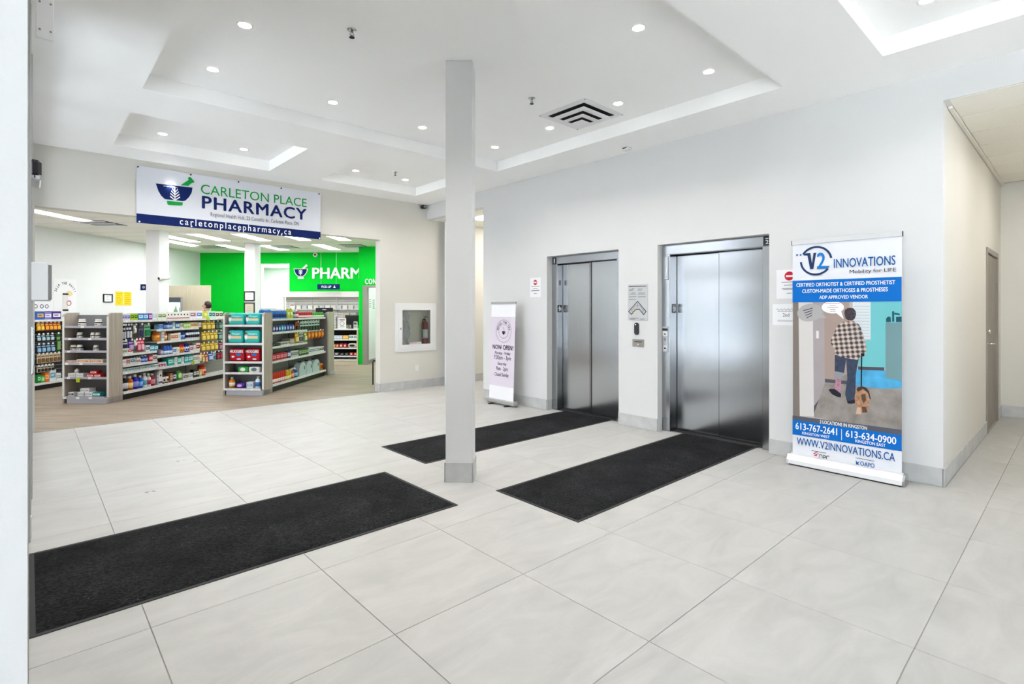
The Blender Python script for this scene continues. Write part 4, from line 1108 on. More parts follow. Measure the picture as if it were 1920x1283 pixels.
cm.box(-0.34, 0.9, ZC, 0.74, WY, ZT + 0.05)
struct(cm.build('ceiling', 'ceiling_paint'))

# ---- right-hand passage: lay-in ceiling
pc = struct(MB().box(WX + 0.2, -1.25, 3.165, 9.75, 0.79, 3.30).build('ceiling_passage', 'frame_grey'))
lay_mesh = MB().cbox(-0.289, -0.60, 0, 0.289, 0.60, 0.012, 0.003).mesh('ceiling_tile', 'lay_in')
lay_half = MB().cbox(-0.289, -0.36, 0, 0.289, 0.36, 0.012, 0.003).mesh('ceiling_tile', 'lay_in')
for k in range(7):
    x = 5.805 + 0.595 * k
    if x + 0.3 > 9.72: break
    obj('ceiling_tile', lay_half, pc, (x, 0.395, 3.152))
    obj('ceiling_tile', lay_mesh, pc, (x, -0.57, 3.152))
MB().box(WX + 0.2, 0.758, 3.135, 9.75, 0.786, 3.165).build('wall_angle', 'lay_in', pc)
for x, y in ((6.4, -0.45), (8.19, -0.45)):
    MB().box(x - 0.27, y - 0.55, 3.146, x + 0.27, y + 0.45, 3.150).build('light_lens', 'hall_lens', pc)
# ---- far passage ceiling
fc = struct(MB().box(WX + 0.12, 6.69, 3.13, 9.2, WY, 3.3).build('ceiling_far_passage', 'lay_in'))
MB().box(6.0, 6.9, 3.122, 6.3, 7.7, 3.128).build('light_lens', 'hall_lens', fc)
MB().box(7.1, 6.9, 3.122, 7.9, 8.0, 3.128).build('light_lens', 'hall_lens', fc)

# ---- baseboards: stone pieces on a backing strip
def baseboard(name, p0, p1, face, h=0.15, step=0.794, phase=0.0):
    """face: unit vector the pieces look towards"""
    p0, p1, face = Vector(p0), Vector(p1), Vector(face)
    d = (p1 - p0); ln = d.length; d.normalize()
    rz = math.atan2(d.y, d.x)
    root = struct(MB().box(0, -0.002, 0.0, ln, 0.002, h - 0.004).build(name, 'grout', None, (p0.x, p0.y, 0), rz))
    side = 1 if (Vector((-d.y, d.x)) - face).length < 0.1 else -1
    s = -phase
    while s < ln:
        a, b = max(0, s) + 0.001, min(ln, s + step) - 0.001
        if b - a > 0.01:
            y0, y1 = (0.0, 0.011) if side > 0 else (-0.011, 0.0)
            MB().cbox(a, y0, 0.001, b, y1, h, 0.0015).build('base_tile', 'base_tile', root)
        s += step
    return root
baseboard('baseboard_right', (WX, 0.779), (WX, 2.162), (-1, 0), phase=0.0)
baseboard('baseboard_lift_pier', (WX, 3.44), (WX, 4.0), (-1, 0), phase=0.2)
baseboard('baseboard_far', (WX, 5.25), (WX, 6.69), (-1, 0), phase=0.3)
baseboard('baseboard_passage', (WX - 0.011, 0.79), (8.20, 0.79), (0, -1), phase=0.1)
baseboard('baseboard_passage_end', (9.75, -1.25), (9.75, 0.79), (-1, 0))
baseboard('baseboard_passage_corner', (9.34, 0.79), (9.75, 0.79), (0, -1))
baseboard('baseboard_back', (4.519, WY), (9.2, WY), (0, -1), phase=0.3)
baseboard('baseboard_opening', (4.53, WY - 0.011), (4.53, WY + 0.16), (-1, 0))
baseboard('baseboard_lift_return', (WX, 3.44), (5.59, 3.44), (0, -1))
baseboard('baseboard_far_return', (WX, 5.25), (5.60, 5.25), (0, -1))

# ---- glazed entrance on the left, seen edge-on
we = struct(MB().box(-0.055, 4.44, 0, 0.0, WY, 0.10).box(-0.055, 4.44, ZC - 0.1, 0.0, WY, ZC).box(-0.055, 4.44, 2.20, 0.0, WY, 2.32).build('window_1', 'alu_white'))
for y, w, xx, zb in ((4.46, 0.05, 0.010, 0.0), (4.56, 0.04, 0.014, 0.004), (5.47, 0.07, 0.024, 0.0), (6.5, 0.07, 0.012, 0), (7.5, 0.07, 0.018, 0), (8.30, 0.07, 0.028, 0)):
    MB().cbox(-0.06, y - w / 2, zb, xx, y + w / 2, ZC, 0.003).build('mullion', 'alu', we)
MB().cbox(-0.05, 4.50, 0.0, 0.016, 5.44, 0.14, 0.003).build('door_rail', 'alu_white', we)
MB().box(-0.03, 4.5, 0.14, -0.02, 8.27, ZC - 0.1).build('pane', 'tinted_glass', we)
MB().tube([(0.02, 5.40, 0.95), (0.026, 5.40, 0.97), (0.026, 5.40, 1.3), (0.02, 5.40, 1.32)], 0.008).build('door_pull', 'chrome', we)

# ---- pharmacy shell
ZP = 3.10
PR = R_PQ
def pbox(mb, p0, q0, z0, p1, q1, z1):
    return mb.box(p0, q0, z0, p1, q1, z1)
struct(pbox(MB(), -9.95, 1.9, 0, -9.80, 15.2, ZP).build('wall_pharmacy_left', 'pharmacy_paint', None, (0, 0, 0), PR))
gw = MB()
grid_wall(gw, -9.8, -1.7, 0, ZP, [(-7.985, -7.13, 0, 2.785)], lambda mb, a, b, z, w: mb.box(a, 15.05, z, b, 15.2, w))
struct(gw.build('wall_pharmacy_back', 'green_paint', None, (0, 0, 0), PR))
# white room seen through the opening in the green wall
struct(MB().box(-9.0, 17.2, 0, -5.6, 17.35, 2.9).box(-9.1, 15.2, 0, -9.0, 17.35, 2.9).box(-5.7, 15.2, 0, -5.6, 17.35, 2.9).box(-9.1, 15.2, 2.8, -5.6, 17.35, 2.9)
       .box(-7.985, 15.045, 0, -7.975, 15.2, 2.785).box(-7.14, 15.045, 0, -7.13, 15.2, 2.785).box(-7.985, 15.045, 2.775, -7.13, 15.2, 2.785)
       .build('wall_dispensary', 'pharmacy_paint', None, (0, 0, 0), PR))
dl = MB().box(-8.4, 17.185, 2.72, -7.2, 17.19, 2.74)
d2 = struct(MB().box(-8.10, 17.10, 0, -8.02, 17.2, 2.14).box(-7.60, 17.10, 0, -7.52, 17.2, 2.14).box(-8.02, 17.10, 2.06, -7.60, 17.2, 2.14).build('door_2', 'frame_grey', None, (0, 0, 0), PR))
MB().box(-8.02, 17.16, 0.01, -7.60, 17.195, 2.06).build('door_leaf', 'white_plastic', d2)
MB().box(-8.4, 15.6, 2.792, -6.5, 16.6, 2.799).build('light_lens', 'troffer_lens', struct(MB().box(-8.95, 15.55, 2.797, -5.85, 16.65, 2.80).build('ceiling_dispensary', 'lay_in', None, (0, 0, 0), PR)))  # glowing sheet added and enlarged to brighten the white room
# consultation wall, doorway and the room behind
cw = MB()
grid_wall(cw, -4.61, -1.7, 0, ZP, [(-4.44, -3.50, 0, 2.05)], lambda mb, a, b, z, w: mb.box(a, 13.65, z, b, 13.77, w))
struct(cw.build('wall_consultation', 'green_paint', None, (0, 0, 0), PR))
struct(MB().box(-4.54, 13.77, 0, -4.42, 15.05, ZP).box(-4.42, 14.95, 0, -1.7, 15.05, ZP).build('wall_consult_room', 'pharmacy_paint', None, (0, 0, 0), PR))
d1 = struct(MB().box(-4.50, 13.62, 0, -4.385, 13.78, 2.02).box(-3.555, 13.62, 0, -3.44, 13.78, 2.02).box(-4.50, 13.62, 2.02, -3.44, 13.78, 2.075).build('door_1', 'frame_grey', None, (0, 0, 0), PR))
struct(MB().box(-4.42, 13.79, 0, -4.405, 14.95, 0.1).build('baseboard_consult', 'frame_grey', None, (0, 0, 0), PR))
for k, (q, z, w, h) in enumerate(((13.98, 1.62, .2, .3), (14.3, 1.6, .22, .32), (14.62, 1.58, .2, .3))):
    t = thing('notice_sheet', nth(k) + ' paper sheet on the wall seen through the consultation doorway', 'paper', pq(-4.418, q, z), R_P)
    MB().box(-w / 2, -0.002, -h / 2, w / 2, 0, h / 2).build('sheet', 'paper', t)
    for r in range(5):
        MB().box(-w * .4, -0.003, h * (.35 - r * .17), w * (.4 - .1 * (r % 2)), -0.002, h * (.29 - r * .17)).build('printed_line', 'e_line2' if r else 'p_ink_red', t)
cc_ = struct(MB().box(-4.42, 13.77, 3.06, -1.7, 14.95, 3.10).build('ceiling_consult', 'lay_in', None, (0, 0, 0), PR))
MB().box(-4.1, 14.1, 3.052, -2.6, 14.6, 3.059).build('light_lens', 'troffer_lens', cc_)  # glowing sheet added to brighten the consultation room
struct(MB().box(-1.7, 9.9, 0, -1.55, 15.2, ZP).build('wall_pharmacy_right', 'pharmacy_paint', None, (0, 0, 0), PR))
cp_poly = [(-5.9, WY + 0.10), (6.4, WY + 0.10), pq(-1.4, 15.35).xy[:], pq(-10.05, 15.35).xy[:]]
phc = struct(MB().prism_z(cp_poly, ZP, ZP + 0.15).build('ceiling_pharmacy', 'lay_in'))
tb = MB()
for k in range(1, 22):
    q = 3.0 + k * 0.61
    if q < 15: tb.box(-9.8, q - 0.008, ZP - 0.003, -2.0 if q > 10.4 else -9.8 + max(0.2, (q - 2.2) * 0.95), q + 0.008, ZP)
tb.build('ceiling_grid', 'shelf_white', phc, (0, 0, 0), PR)
# light panels; the later, unseen ones are added to brighten the pharmacy
TROFFER_LABEL = ['ceiling light panel nearest the door frame at the left of the pharmacy', 'ceiling light panel just right of the wide column, nearer one', 'ceiling light panel just right of the wide column, farther one',
    'ceiling light panel under the first letters of the banner web address', 'ceiling light panel under the middle of the banner, front row', 'ceiling light panel left of the certificate column, back row',
    'ceiling light panel right of the certificate column, back row', 'ceiling light panel above the pick-up sign', 'ceiling light panel under the right end of the banner, front row', 'ceiling light panel right of the banner, nearest the opening']
for k, (p, q) in enumerate(((-8.36, 8.85), (-8.28, 11.93), (-8.82, 12.83), (-7.45, 11.78), (-6.47, 11.80), (-8.0, 13.72), (-6.96, 13.80), (-5.50, 13.74), (-5.47, 11.76), (-4.52, 11.80), (-6.9, 9.6), (-5.6, 9.7), (-4.4, 9.8), (-3.4, 11.8), (-7.2, 7.6), (-3.3, 13.0), (-9.2, 4.6), (-2.6, 12.4), (-9.2, 7.0), (-6.9, 6.4), (-5.0, 7.45), (-8.0, 6.2))):
    q2 = q if k < 18 else q
    t = tag(obj('light_panel', None, None, pq(p, q, ZP), PR), f'{nth(k)} recessed rectangular ceiling light in the pharmacy', 'light', 'pharmacy ceiling lights')
    t['label'] = TROFFER_LABEL[k] if k < len(TROFFER_LABEL) else f'added unseen pharmacy light panel, {nth(k - len(TROFFER_LABEL))} from the checkout side'
    MB().box(-0.165, -0.62, -0.006, 0.165, -0.60, 0.0).box(-0.165, 0.60, -0.006, 0.165, 0.62, 0).box(-0.165, -0.6, -0.006, -0.15, 0.6, 0).box(0.15, -0.6, -0.006, 0.165, 0.6, 0).build('frame', 'white_metal', t)
    MB().box(-0.15, -0.60, -0.004, 0.15, 0.60, -0.001).build('lens', 'troffer_lens', t)
# dark slotted air grilles between them
for k, (p, q) in enumerate(((-8.30, 9.75), (-8.53, 13.56), (-6.60, 13.64), (-4.68, 13.49))):
    t = thing('ceiling_grille', ['dark slotted air grille in the pharmacy ceiling nearest the lobby opening', 'dark slotted air grille above the left stretch of green wall', 'dark slotted air grille above the white doorway in the green wall', 'dark slotted air grille beside the consultation wall'][k], 'vent', pq(p, q, ZP), PR)
    MB().box(-0.29, -0.29, -0.008, 0.29, 0.29, 0).build('backing', 'dark', t)
    for s in range(5):
        MB().box(-0.28, -0.27 + s * 0.12, -0.016, 0.28, -0.21 + s * 0.12, -0.006).build('blade', 'grey_metal' if s % 2 else 'white_metal', t)

# ================================================================== LOBBY OBJECTS
# ---- column, turned 45 degrees
col_c = Vector((2.739, 3.637))
t = thing('lobby_column', 'square off-white painted column with grey stone base standing between the black mats', 'column', (col_c.x, col_c.y, 0), R_PQ)
MB().cbox(-0.112, -0.112, 0.15, 0.112, 0.112, ZT - 0.001, 0.003).build('shaft', 'paint', t)
for k in range(4):
    MB().cbox(-0.121, -0.121, 0, 0.121, -0.11, 0.165, 0.0015).build('base_tile', 'base_tile', t).rotation_euler = (0, 0, k * PI / 2)

# ---- floor mats
def floor_mat(label, x0, x1, y0, y1):
    t = thing('floor_mat', label, 'mat', ((x0 + x1) / 2, (y0 + y1) / 2, 0), 0, 'black entrance mats')
    a, b = (x1 - x0) / 2, (y1 - y0) / 2
    m = MB()
    e = 0.022
    m.box(-a, -b, 0.0005, a, -b + e, 0.004).box(-a, b - e, 0.0005, a, b, 0.004).box(-a, -b + e, 0.0005, -a + e, b - e, 0.004).box(a - e, -b + e, 0.0005, a, b - e, 0.004)
    m.build('rubber_border', 'rubber', t)
    # pile: gently uneven sheet
    n, k = 60, 28
    vs = []; fs = []
    for j in range(k + 1):
        for i in range(n + 1):
            x, y = -a + e + (2 * a - 2 * e) * i / n, -b + e + (2 * b - 2 * e) * j / k
            edge = i in (0, n) or j in (0, k)
            vs.append((x, y, 0.003 if edge else 0.009 + 0.0012 * math.sin(x * 9 + y * 4) * math.sin(y * 13 - x * 3) + random.uniform(-.0006, .0006)))
    for j in range(k):
        for i in range(n):
            o = j * (n + 1) + i
            fs.append((o, o + 1, o + n + 2, o + n + 1))
    MB().add(vs, fs, True).build('pile', 'pile', t)
floor_mat('wide black mat lying against the left edge by the entrance', 0.003, 2.341, 3.14, 4.226)
floor_mat('black mat running to the nearer right-hand elevator', 2.75, 5.655, 2.333, 3.187)
floor_mat('black mat behind the column running to the farther elevator', 2.74, 5.655, 4.185, 5.027)

# ---- elevators
def elevator(label, yc, xf, xd, y0, y1, ztop, zhead, jamb_w, split, plates):
    """y0..y1 outer frame, xf frame face, xd door face; local x along -Y, local y along +X"""
    t = thing('elevator', label, 'elevator', (WX, yc, 0), R_X)
    L = lambda y: yc - y
    d = xf - WX; dd = xd - WX
    a, b = L(y1), L(y0)                # left and right in view
    for nm, u, v in (('jamb', a, a + jamb_w), ('jamb', b - jamb_w, b)):
        MB().cbox(u, d, 0.001, v, dd + 0.05, zhead, 0.002).build(nm, 'steel', t)
    MB().cbox(a, d, zhead, b, dd + 0.05, ztop, 0.002).build('header', 'steel', t)
    MB().box(a + jamb_w, dd, zhead - 0.012, b - jamb_w, dd + 0.03, zhead - 0.001).build('header_track', 'dark', t)
    MB().box(a + jamb_w, dd - 0.09, 0.0005, b - jamb_w, dd + 0.05, 0.004).build('sill', 'rubber', t)
    l, r = a + jamb_w, b - jamb_w
    m = l + (r - l) * split
    p1 = MB().cbox(l + 0.004, dd + 0.012, 0.012, m - 0.004, dd + 0.045, zhead - 0.006, 0.002).build('door_panel', 'steel', t)
    MB().cbox(m - 0.002, dd - 0.004, 0.012, r - 0.002, dd + 0.035, zhead - 0.006, 0.002).build('door_panel', 'steel', t)
    return t, l, r, a, b, d, dd
# farther lift, deep recess
e1, l, r, a, b, d, dd = elevator('farther stainless steel elevator with a dark gap between its door panels', 4.625, 5.605, 5.71, 4.0, 5.25, 2.208, 2.105, 0.105, 0.525, None)
m = l + (r - l) * 0.525
MB().box(m - 0.030, dd - 0.006, 0.012, m + 0.006, dd + 0.012, 2.095).build('door_gap', 'dark', e1)
MB().box(m - 0.018, dd - 0.009, 0.012, m - 0.008, dd - 0.005, 2.095).build('door_edge_strip', 'steel', e1)
pl = MB().box(a + 0.02, d - 0.003, 2.10, a + 0.085, d, 2.19).build('floor_plate', 'black_plastic', e1)
text('1', (a + 0.040, 2.135), (a + 0.063, 2.18), 'p_white', e1, d - 0.0035, 0.03)
for zz in (2.115, 2.126):
    MB().box(a + 0.036, d - 0.0045, zz, a + 0.068, d - 0.003, zz + 0.005).build('braille_dots', 'p_white', e1)
# small plates on the left return of the jamb (they face -Y, the local +x side)
def jamb_plate(t, x, y, z, w, h, m, nm='sign_plate'):
    return MB().box(x, y - w / 2, z - h / 2, x + 0.003, y + w / 2, z + h / 2).build(nm, m, t)
jamb_plate(e1, l, d + 0.055, 1.835, 0.04, 0.075, 'grey_metal'); MB().box(l + 0.003, d + 0.047, 1.825, l + 0.0045, d + 0.063, 1.845).build('sign_mark', 'dark', e1)
jamb_plate(e1, l, d + 0.05, 1.46, 0.085, 0.105, 'black_plastic', 'fire_warning_plate')
def pictogram(t, x, y, z, s):
    """white figure and flame marks on a plate that faces local +x"""
    def bar(dy0, dz0, dy1, dz1):
        MB().box(x, y + dy0 * s, z + dz0 * s, x + 0.001, y + dy1 * s, z + dz1 * s).build('pictogram', 'p_white', t)
    bar(-.12, .30, .02, .44); bar(-.16, -.05, .06, .27); bar(-.30, .02, .18, .12); bar(-.18, -.42, -.08, -.05); bar(.0, -.42, .1, -.05); bar(.2, -.3, .34, .2)
pictogram(e1, l + 0.003, d + 0.05, 1.46, 0.09)
# nearer lift
e2, l2, r2, a2, b2, d2_, dd2 = elevator('nearer right-hand stainless steel elevator with wide door panels', 2.801, 5.597, 5.745, 2.162, 3.44, 2.213, 2.10, 0.105, 0.50, None)
m2_ = (l2 + r2) / 2
MB().box(m2_ - 0.0035, dd2 - 0.0055, 0.012, m2_ - 0.001, dd2 - 0.003, 2.094).build('door_seam', 'dark', e2)
pl = MB().box(b2 - 0.095, d2_ - 0.003, 2.105, b2 - 0.02, d2_, 2.205).build('floor_plate', 'black_plastic', e2)
text('2', (b2 - 0.072, 2.122), (b2 - 0.042, 2.165), 'p_white', e2, d2_ - 0.0035, 0.03)
MB().box(b2 - 0.072, d2_ - 0.0045, 2.176, b2 - 0.044, d2_ - 0.003, 2.183).build('braille_dots', 'p_white', e2)
jamb_plate(e2, l2, d2_ + 0.09, 1.46, 0.085, 0.105, 'black_plastic', 'fire_warning_plate')
pictogram(e2, l2 + 0.003, d2_ + 0.09, 1.46, 0.09)
# indicator lantern and call station on the left jamb face
MB().cbox(a2 + 0.008, d2_ - 0.012, 1.80, a2 + 0.09, d2_, 2.08, 0.004).build('lantern_plate', 'steel', e2)
MB().cbox(a2 + 0.06, d2_ - 0.016, 1.83, a2 + 0.078, d2_ - 0.011, 1.97, 0.003).build('lantern_lens', 'white_plastic', e2)
cs = MB().cbox(a2 + 0.008, d2_ - 0.008, 0.94, a2 + 0.085, d2_, 1.245, 0.003).build('call_station', 'alu', e2)
MB().box(a2 + 0.012, d2_ - 0.010, 1.195, a2 + 0.081, d2_ - 0.008, 1.222).build('display', 'black_plastic', cs)
MB().box(a2 + 0.014, d2_ - 0.010, 1.13, a2 + 0.08, d2_ - 0.008, 1.19).build('card_plate', 'white_plastic', cs)
MB().lathe([(0.009, d2_ - 0.012), (0.009, d2_ - 0.008)], 12, a2 + 0.046, 1.155, 'y').build('key_switch', 'dark', cs)
MB().box(a2 + 0.03, d2_ - 0.010, 1.075, a2 + 0.062, d2_ - 0.008, 1.112).build('call_button', 'grey_metal', cs)
MB().box(a2 + 0.028, d2_ - 0.010, 0.955, a2 + 0.064, d2_ - 0.008, 1.02).build('call_button', 'white_plastic', cs)
MB().lathe([(0.012, d2_ - 0.013), (0.012, d2_ - 0.009)], 12, a2 + 0.046, 0.985, 'y').build('button_cap', 'dark', cs)

# ---- things on the wall between and beside the lifts (local x along -Y)
def on_wall(name, label, cat, y, z):
    return thing(name, label, cat, (WX, y, z), R_X)
t = on_wall('notice_sheet', 'white paper notice with red circle left of the farther elevator', 'paper', 5.484, 1.63)
MB().box(-0.111, -0.002, 0, 0.111, 0, 0.285).build('sheet', 'paper', t)
poly(disc_pts(0.0, 0.215, 0.036, 0.04), 's_red', t, -0.0021, 'red_disc')
MB().box(-0.024, -0.0032, 0.205, 0.024, -0.0025, 0.226).build('disc_mark', 'p_white', t)
for z, w in ((0.155, .08), (0.125, .05), (0.098, .085), (0.088, .08), (0.05, .03)):
    MB().box(-w, -0.003, z, w, -0.002, z + 0.006).build('printed_line', 'p_ink', t)
t = on_wall('evacuation_plan', 'grey evacuation plan plaque with chevron floor map between the elevators', 'sign', 3.7125, 0)
MB().cbox(-0.1425, -0.006, 1.317, 0.1425, 0, 1.756, 0.002).build('plaque', 'e_plate', t)
for i, (m_, pts) in enumerate(EVAC_POLY):
    poly(pts, m_, t, -0.0064 - i * 0.00004 - (0.0004 if i == 1 else 0), 'map_outline' if i == 0 else 'map_fill' if i == 1 else 'printed_line')
MB().box(0.0 - 0.055, -0.0075, 1.40, -0.025, -0.0068, 1.412).build('location_mark', 'yellow_paper', t)
for (u0, v0, u1, v1) in ((-.09, 1.43, -.03, 1.50), (-.06, 1.41, -.115, 1.465), (.09, 1.43, .03, 1.50), (.06, 1.415, .105, 1.46), (-.03, 1.50, .03, 1.50), (0, 1.47, 0, 1.53)):
    dx, dz = u1 - u0, v1 - v0; ln = math.hypot(dx, dz); nx, nz = -dz / ln * .0015, dx / ln * .0015
    poly([(u0 + nx, v0 + nz), (u1 + nx, v1 + nz), (u1 - nx, v1 - nz), (u0 - nx, v0 - nz)], 'e_line', t, -0.0085, 'map_line')
t = on_wall('call_handset', 'black rounded door sensor between the elevators under the evacuation plan', 'sensor', 3.7255, 1.138)
mb = MB()
mb.prism_y([(0.027 * math.cos(k * PI / 8), 0.122 + 0.027 * math.sin(k * PI / 8)) for k in range(9)] + [(-0.027 * math.cos(k * PI / 8), 0.027 - 0.027 * math.sin(k * PI / 8)) for k in range(9)], -0.022, 0).build('housing', 'black_plastic', t)
MB().lathe([(0.008, -0.024), (0.008, -0.021)], 12, -0.008, 0.125, 'y').build('indicator_lamp', 'p_white', t)
MB().lathe([(0.004, -0.0235), (0.004, -0.021)], 8, 0.0, 0.02, 'y').build('screw', 'grey_metal', t)
t = on_wall('key_plate', 'small stainless plate with key switch low between the elevators', 'switch plate', 3.707, 0.992)
MB().cbox(-0.084, -0.005, 0, 0.084, 0, 0.092, 0.0015).build('plate', 'frame_grey', t)
MB().box(-0.055, -0.0058, 0.058, 0.055, -0.005, 0.066).build('printed_line', 'p_ink', t)
MB().lathe([(0.011, -0.010), (0.011, -0.005)], 12, 0.004, 0.028, 'y').build('key_switch', 'chrome', t)
MB().lathe([(0.004, -0.0105), (0.004, -0.0095)], 8, 0.004, 0.026, 'y').build('key_slot', 'dark', t)
t = on_wall('notice_sheet', 'white notice with red disc partly behind the tall blue banner', 'paper', 2.0, 1.555)
MB().box(-0.09, -0.002, 0, 0.12, 0, 0.285).build('sheet', 'paper', t)
poly(disc_pts(0.03, 0.222, 0.044, 0.044), 's_red', t, -0.0021, 'red_disc')
MB().box(0.0, -0.0032, 0.212, 0.06, -0.0025, 0.23).build('disc_mark', 'p_white', t)
for z, w in ((0.16, .06), (0.13, .04), (0.10, .06), (0.09, .05), (0.05, .02)):
    MB().box(0.03 - w * 1.2, -0.003, z, 0.03 + w, -0.002, z + 0.005).build('printed_line', 'e_line2', t)
t = on_wall('notice_sheet', 'white paper with handwritten-style heading partly behind the tall blue banner', 'paper', 2.0, 1.292)
MB().box(-0.126, -0.002, 0, 0.13, 0, 0.21).build('sheet', 'paper', t)
text('2nd', (-0.03, 0.085), (0.03, 0.12), 'p_ink', t, -0.003)
pts = [(-0.09 + i * 0.011, -0.003, 0.155 + 0.012 * math.sin(i * 2.1)) for i in range(18)]
MB().tube(pts, 0.0018, 5).build('handwriting', 'p_ink', t)
for z in (0.04, 0.05, 0.135):
    MB().box(-0.08, -0.003, z, 0.11, -0.002, z + 0.003).build('printed_line', 'e_line2', t)

# ---- tall roll-up banner by the nearer lift
t = thing('rollup_banner', 'tall roll-up banner with blue bands and a photo of a person walking a dog', 'banner', (5.32, 1.452, 0), R_X)
ba = MB()
prof = [(-0.085, 0.012), (-0.075, 0.045), (-0.035, 0.088), (0.0, 0.098), (0.045, 0.085), (0.068, 0.04), (0.07, 0.012)]
n = len(prof)
vs = [(-0.437, y, z) for y, z in prof] + [(0.437, y, z) for y, z in prof]
ba.add(vs, [(i, (i + 1) % n, n + (i + 1) % n, n + i) for i in range(n)] + [tuple(range(n)), tuple(range(2 * n - 1, n - 1, -1))])
ba.build('cassette', 'alu_white', t)
for sx in (-1, 1):
    vs = [(sx * 0.437, y * 1.04, z * 1.02) for y, z in prof] + [(sx * 0.452, y * 1.04, z * 1.02) for y, z in prof]
    MB().add(vs, [(i, (i + 1) % n, n + (i + 1) % n, n + i) for i in range(n)] + [tuple(range(n)), tuple(range(2 * n - 1, n - 1, -1))]).build('end_cap', 'chrome', t)
MB().box(-0.43, -0.08, 0.001, 0.43, 0.065, 0.013).build('foot', 'dark', t)
MB().tube([(0, 0.02, 0.09), (0, 0.02, 2.07)], 0.008).build('support_pole', 'alu', t)
MB().box(-0.424, -0.0012, 0.09, 0.421, 0.0, 2.066).build('banner_sheet', 'banner_white', t)
MB().cbox(-0.430, -0.010, 2.054, 0.426, 0.012, 2.095, 0.003).build('top_rail', 'alu_white', t)
for sx in (-0.432, 0.424):
    MB().box(sx, -0.011, 2.053, sx + 0.005, 0.013, 2.096).build('rail_end', 'black_plastic', t)
lay = 0
for m_, pts in PHOTO_POLY:
    pts = [(max(-0.424, min(0.421, x)), z) for x, z in pts]
    poly(pts, m_, t, -0.0013 - lay * 0.00006, 'photo_print', 0.00005); lay += 1
for m_, pts in TOP_POLY + LOW_POLY:
    pts = [(max(-0.424, min(0.421, x)), z) for x, z in pts]
    poly(pts, m_, t, -0.0013 - lay * 0.00006, 'colour_band' if m_ in ('p_blue', 'p_slate') else 'logo_shape', 0.00005); lay += 1
# blinds in the printed window
for k in range(12):
    z = 1.19 + k * 0.026
    MB().box(0.078, -0.0052, z, 0.196, -0.0050, z + 0.002).build('photo_print', 'p_cabinet', t)
for s_, bl, tr, (m_, bd) in TOP_TEXT + LOW_TEXT:
    text(s_, bl, tr, m_, t, -0.0062, bd)
c_, w_, e_, n_, s__ = TOP_RING
rad = ((e_[0] - w_[0]) + (n_[1] - s__[1])) / 4
cc = ((e_[0] + w_[0]) / 2, (n_[1] + s__[1]) / 2)
arc(cc[0], cc[1], rad, 0.018, math.radians(8), math.radians(148), 'p_navy', t, -0.0058, 'logo_ring')
arc(cc[0], cc[1], rad, 0.018, math.radians(182), math.radians(322), 'p_navy', t, -0.0058, 'logo_ring')
for q in TOP_DOTS:
    poly(disc_pts(q[0], q[1], 0.008, 0.008, 14), 'p_deep', t, -0.0059, 'logo_dot')
for z0, x0, x1 in ((0.147, -0.26, -0.14), (0.153, 0.09, 0.23)):
    MB().box(x0, -0.0062, z0, x1, -0.0058, z0 + 0.004).build('printed_line', 'p_ink', t)

# ---- small lilac roll-up banner at the far end, leaning back slightly
t = thing('rollup_banner', 'small lilac roll-up cafe banner announcing it is now open', 'banner', (5.285, 5.98, 0), R_X)
MB().cbox(-0.315, -0.045, 0.018, 0.30, 0.05, 0.085, 0.012).build('cassette', 'alu', t)
for x in (-0.2, 0.16):
    MB().cbox(x - 0.02, -0.10, 0.0, x + 0.02, 0.09, 0.016, 0.004).build('foot', 'black_metal', t)
ty = lambda z: -0.02 + 0.035 * z
W0, W1 = -0.285, 0.268
def tea_quad(z0, z1, x0, x1, m_, nm, o):
    MB().add([(x0, ty(z0) - o, z0), (x1, ty(z0) - o, z0), (x1, ty(z1) - o, z1), (x0, ty(z1) - o, z1), (x0, ty(z0) - o + .0008, z0), (x1, ty(z0) - o + .0008, z0), (x1, ty(z1) - o + .0008, z1), (x0, ty(z1) - o + .0008, z1)],
             [(0, 1, 2, 3), (7, 6, 5, 4), (0, 4, 5, 1), (1, 5, 6, 2), (2, 6, 7, 3), (3, 7, 4, 0)]).build(nm, m_, t)
tea_quad(0.08, 1.535, W0, W1, 'paper', 'banner_sheet', 0.0)
tea_quad(0.285, 1.335, W0, W1, 't_lilac', 'colour_band', 0.001)
MB().cbox(W0 - 0.01, ty(1.54) - 0.008, 1.53, W1 + 0.008, ty(1.54) + 0.01, 1.562, 0.003).build('top_rail', 'alu', t)
MB().tube([(0, 0.03, 0.08), (0, ty(1.53) + 0.012, 1.53)], 0.007).build('support_pole', 'alu', t)
def lean(o, z):
    o.location.y = ty(z) - 0.003
    o.rotation_euler.x = -0.035
for s_, bl, tr, (m_, bd) in TEA_TEXT:
    lean(text(s_, bl, tr, m_, t, 0, bd), bl[1])
c_, w_, e_, n_, s__ = TEA_RING
rx = (e_[0] - w_[0]) / 2; rz_ = (n_[1] - s__[1]) / 2
R0 = (rx + rz_) / 2
for rr in (R0, R0 * 0.62):
    o = arc(0, 0, rr, 0.004, 0, 2 * PI, 'p_ink', t, 0, 'logo_ring', 40)
    lean(o, c_[1]); o.location.x = c_[0]; o.location.z = c_[1]
tw = 'SPILL THE TEA'
for i, ch in enumerate(tw):
    if ch == ' ': continue
    ang = math.radians(168 - 156 * i / (len(tw) - 1))
    rr = R0 * 0.80
    o = obj('lettering', text_mesh(ch, 'p_ink', 0.02), t)
    wch = 0.024 if ch != 'I' else 0.007
    o.scale = (wch, 1, 0.032)
    th = ang - PI / 2
    cx, cz = c_[0] + rr * math.cos(ang), c_[1] + rr * math.sin(ang)
    o.rotation_euler = (0, -th, 0)
    ox, oz = -wch / 2, -0.016
    o.location = (cx + ox * math.cos(th) - oz * math.sin(th), ty(cz) - 0.004, cz + ox * math.sin(th) + oz * math.cos(th))
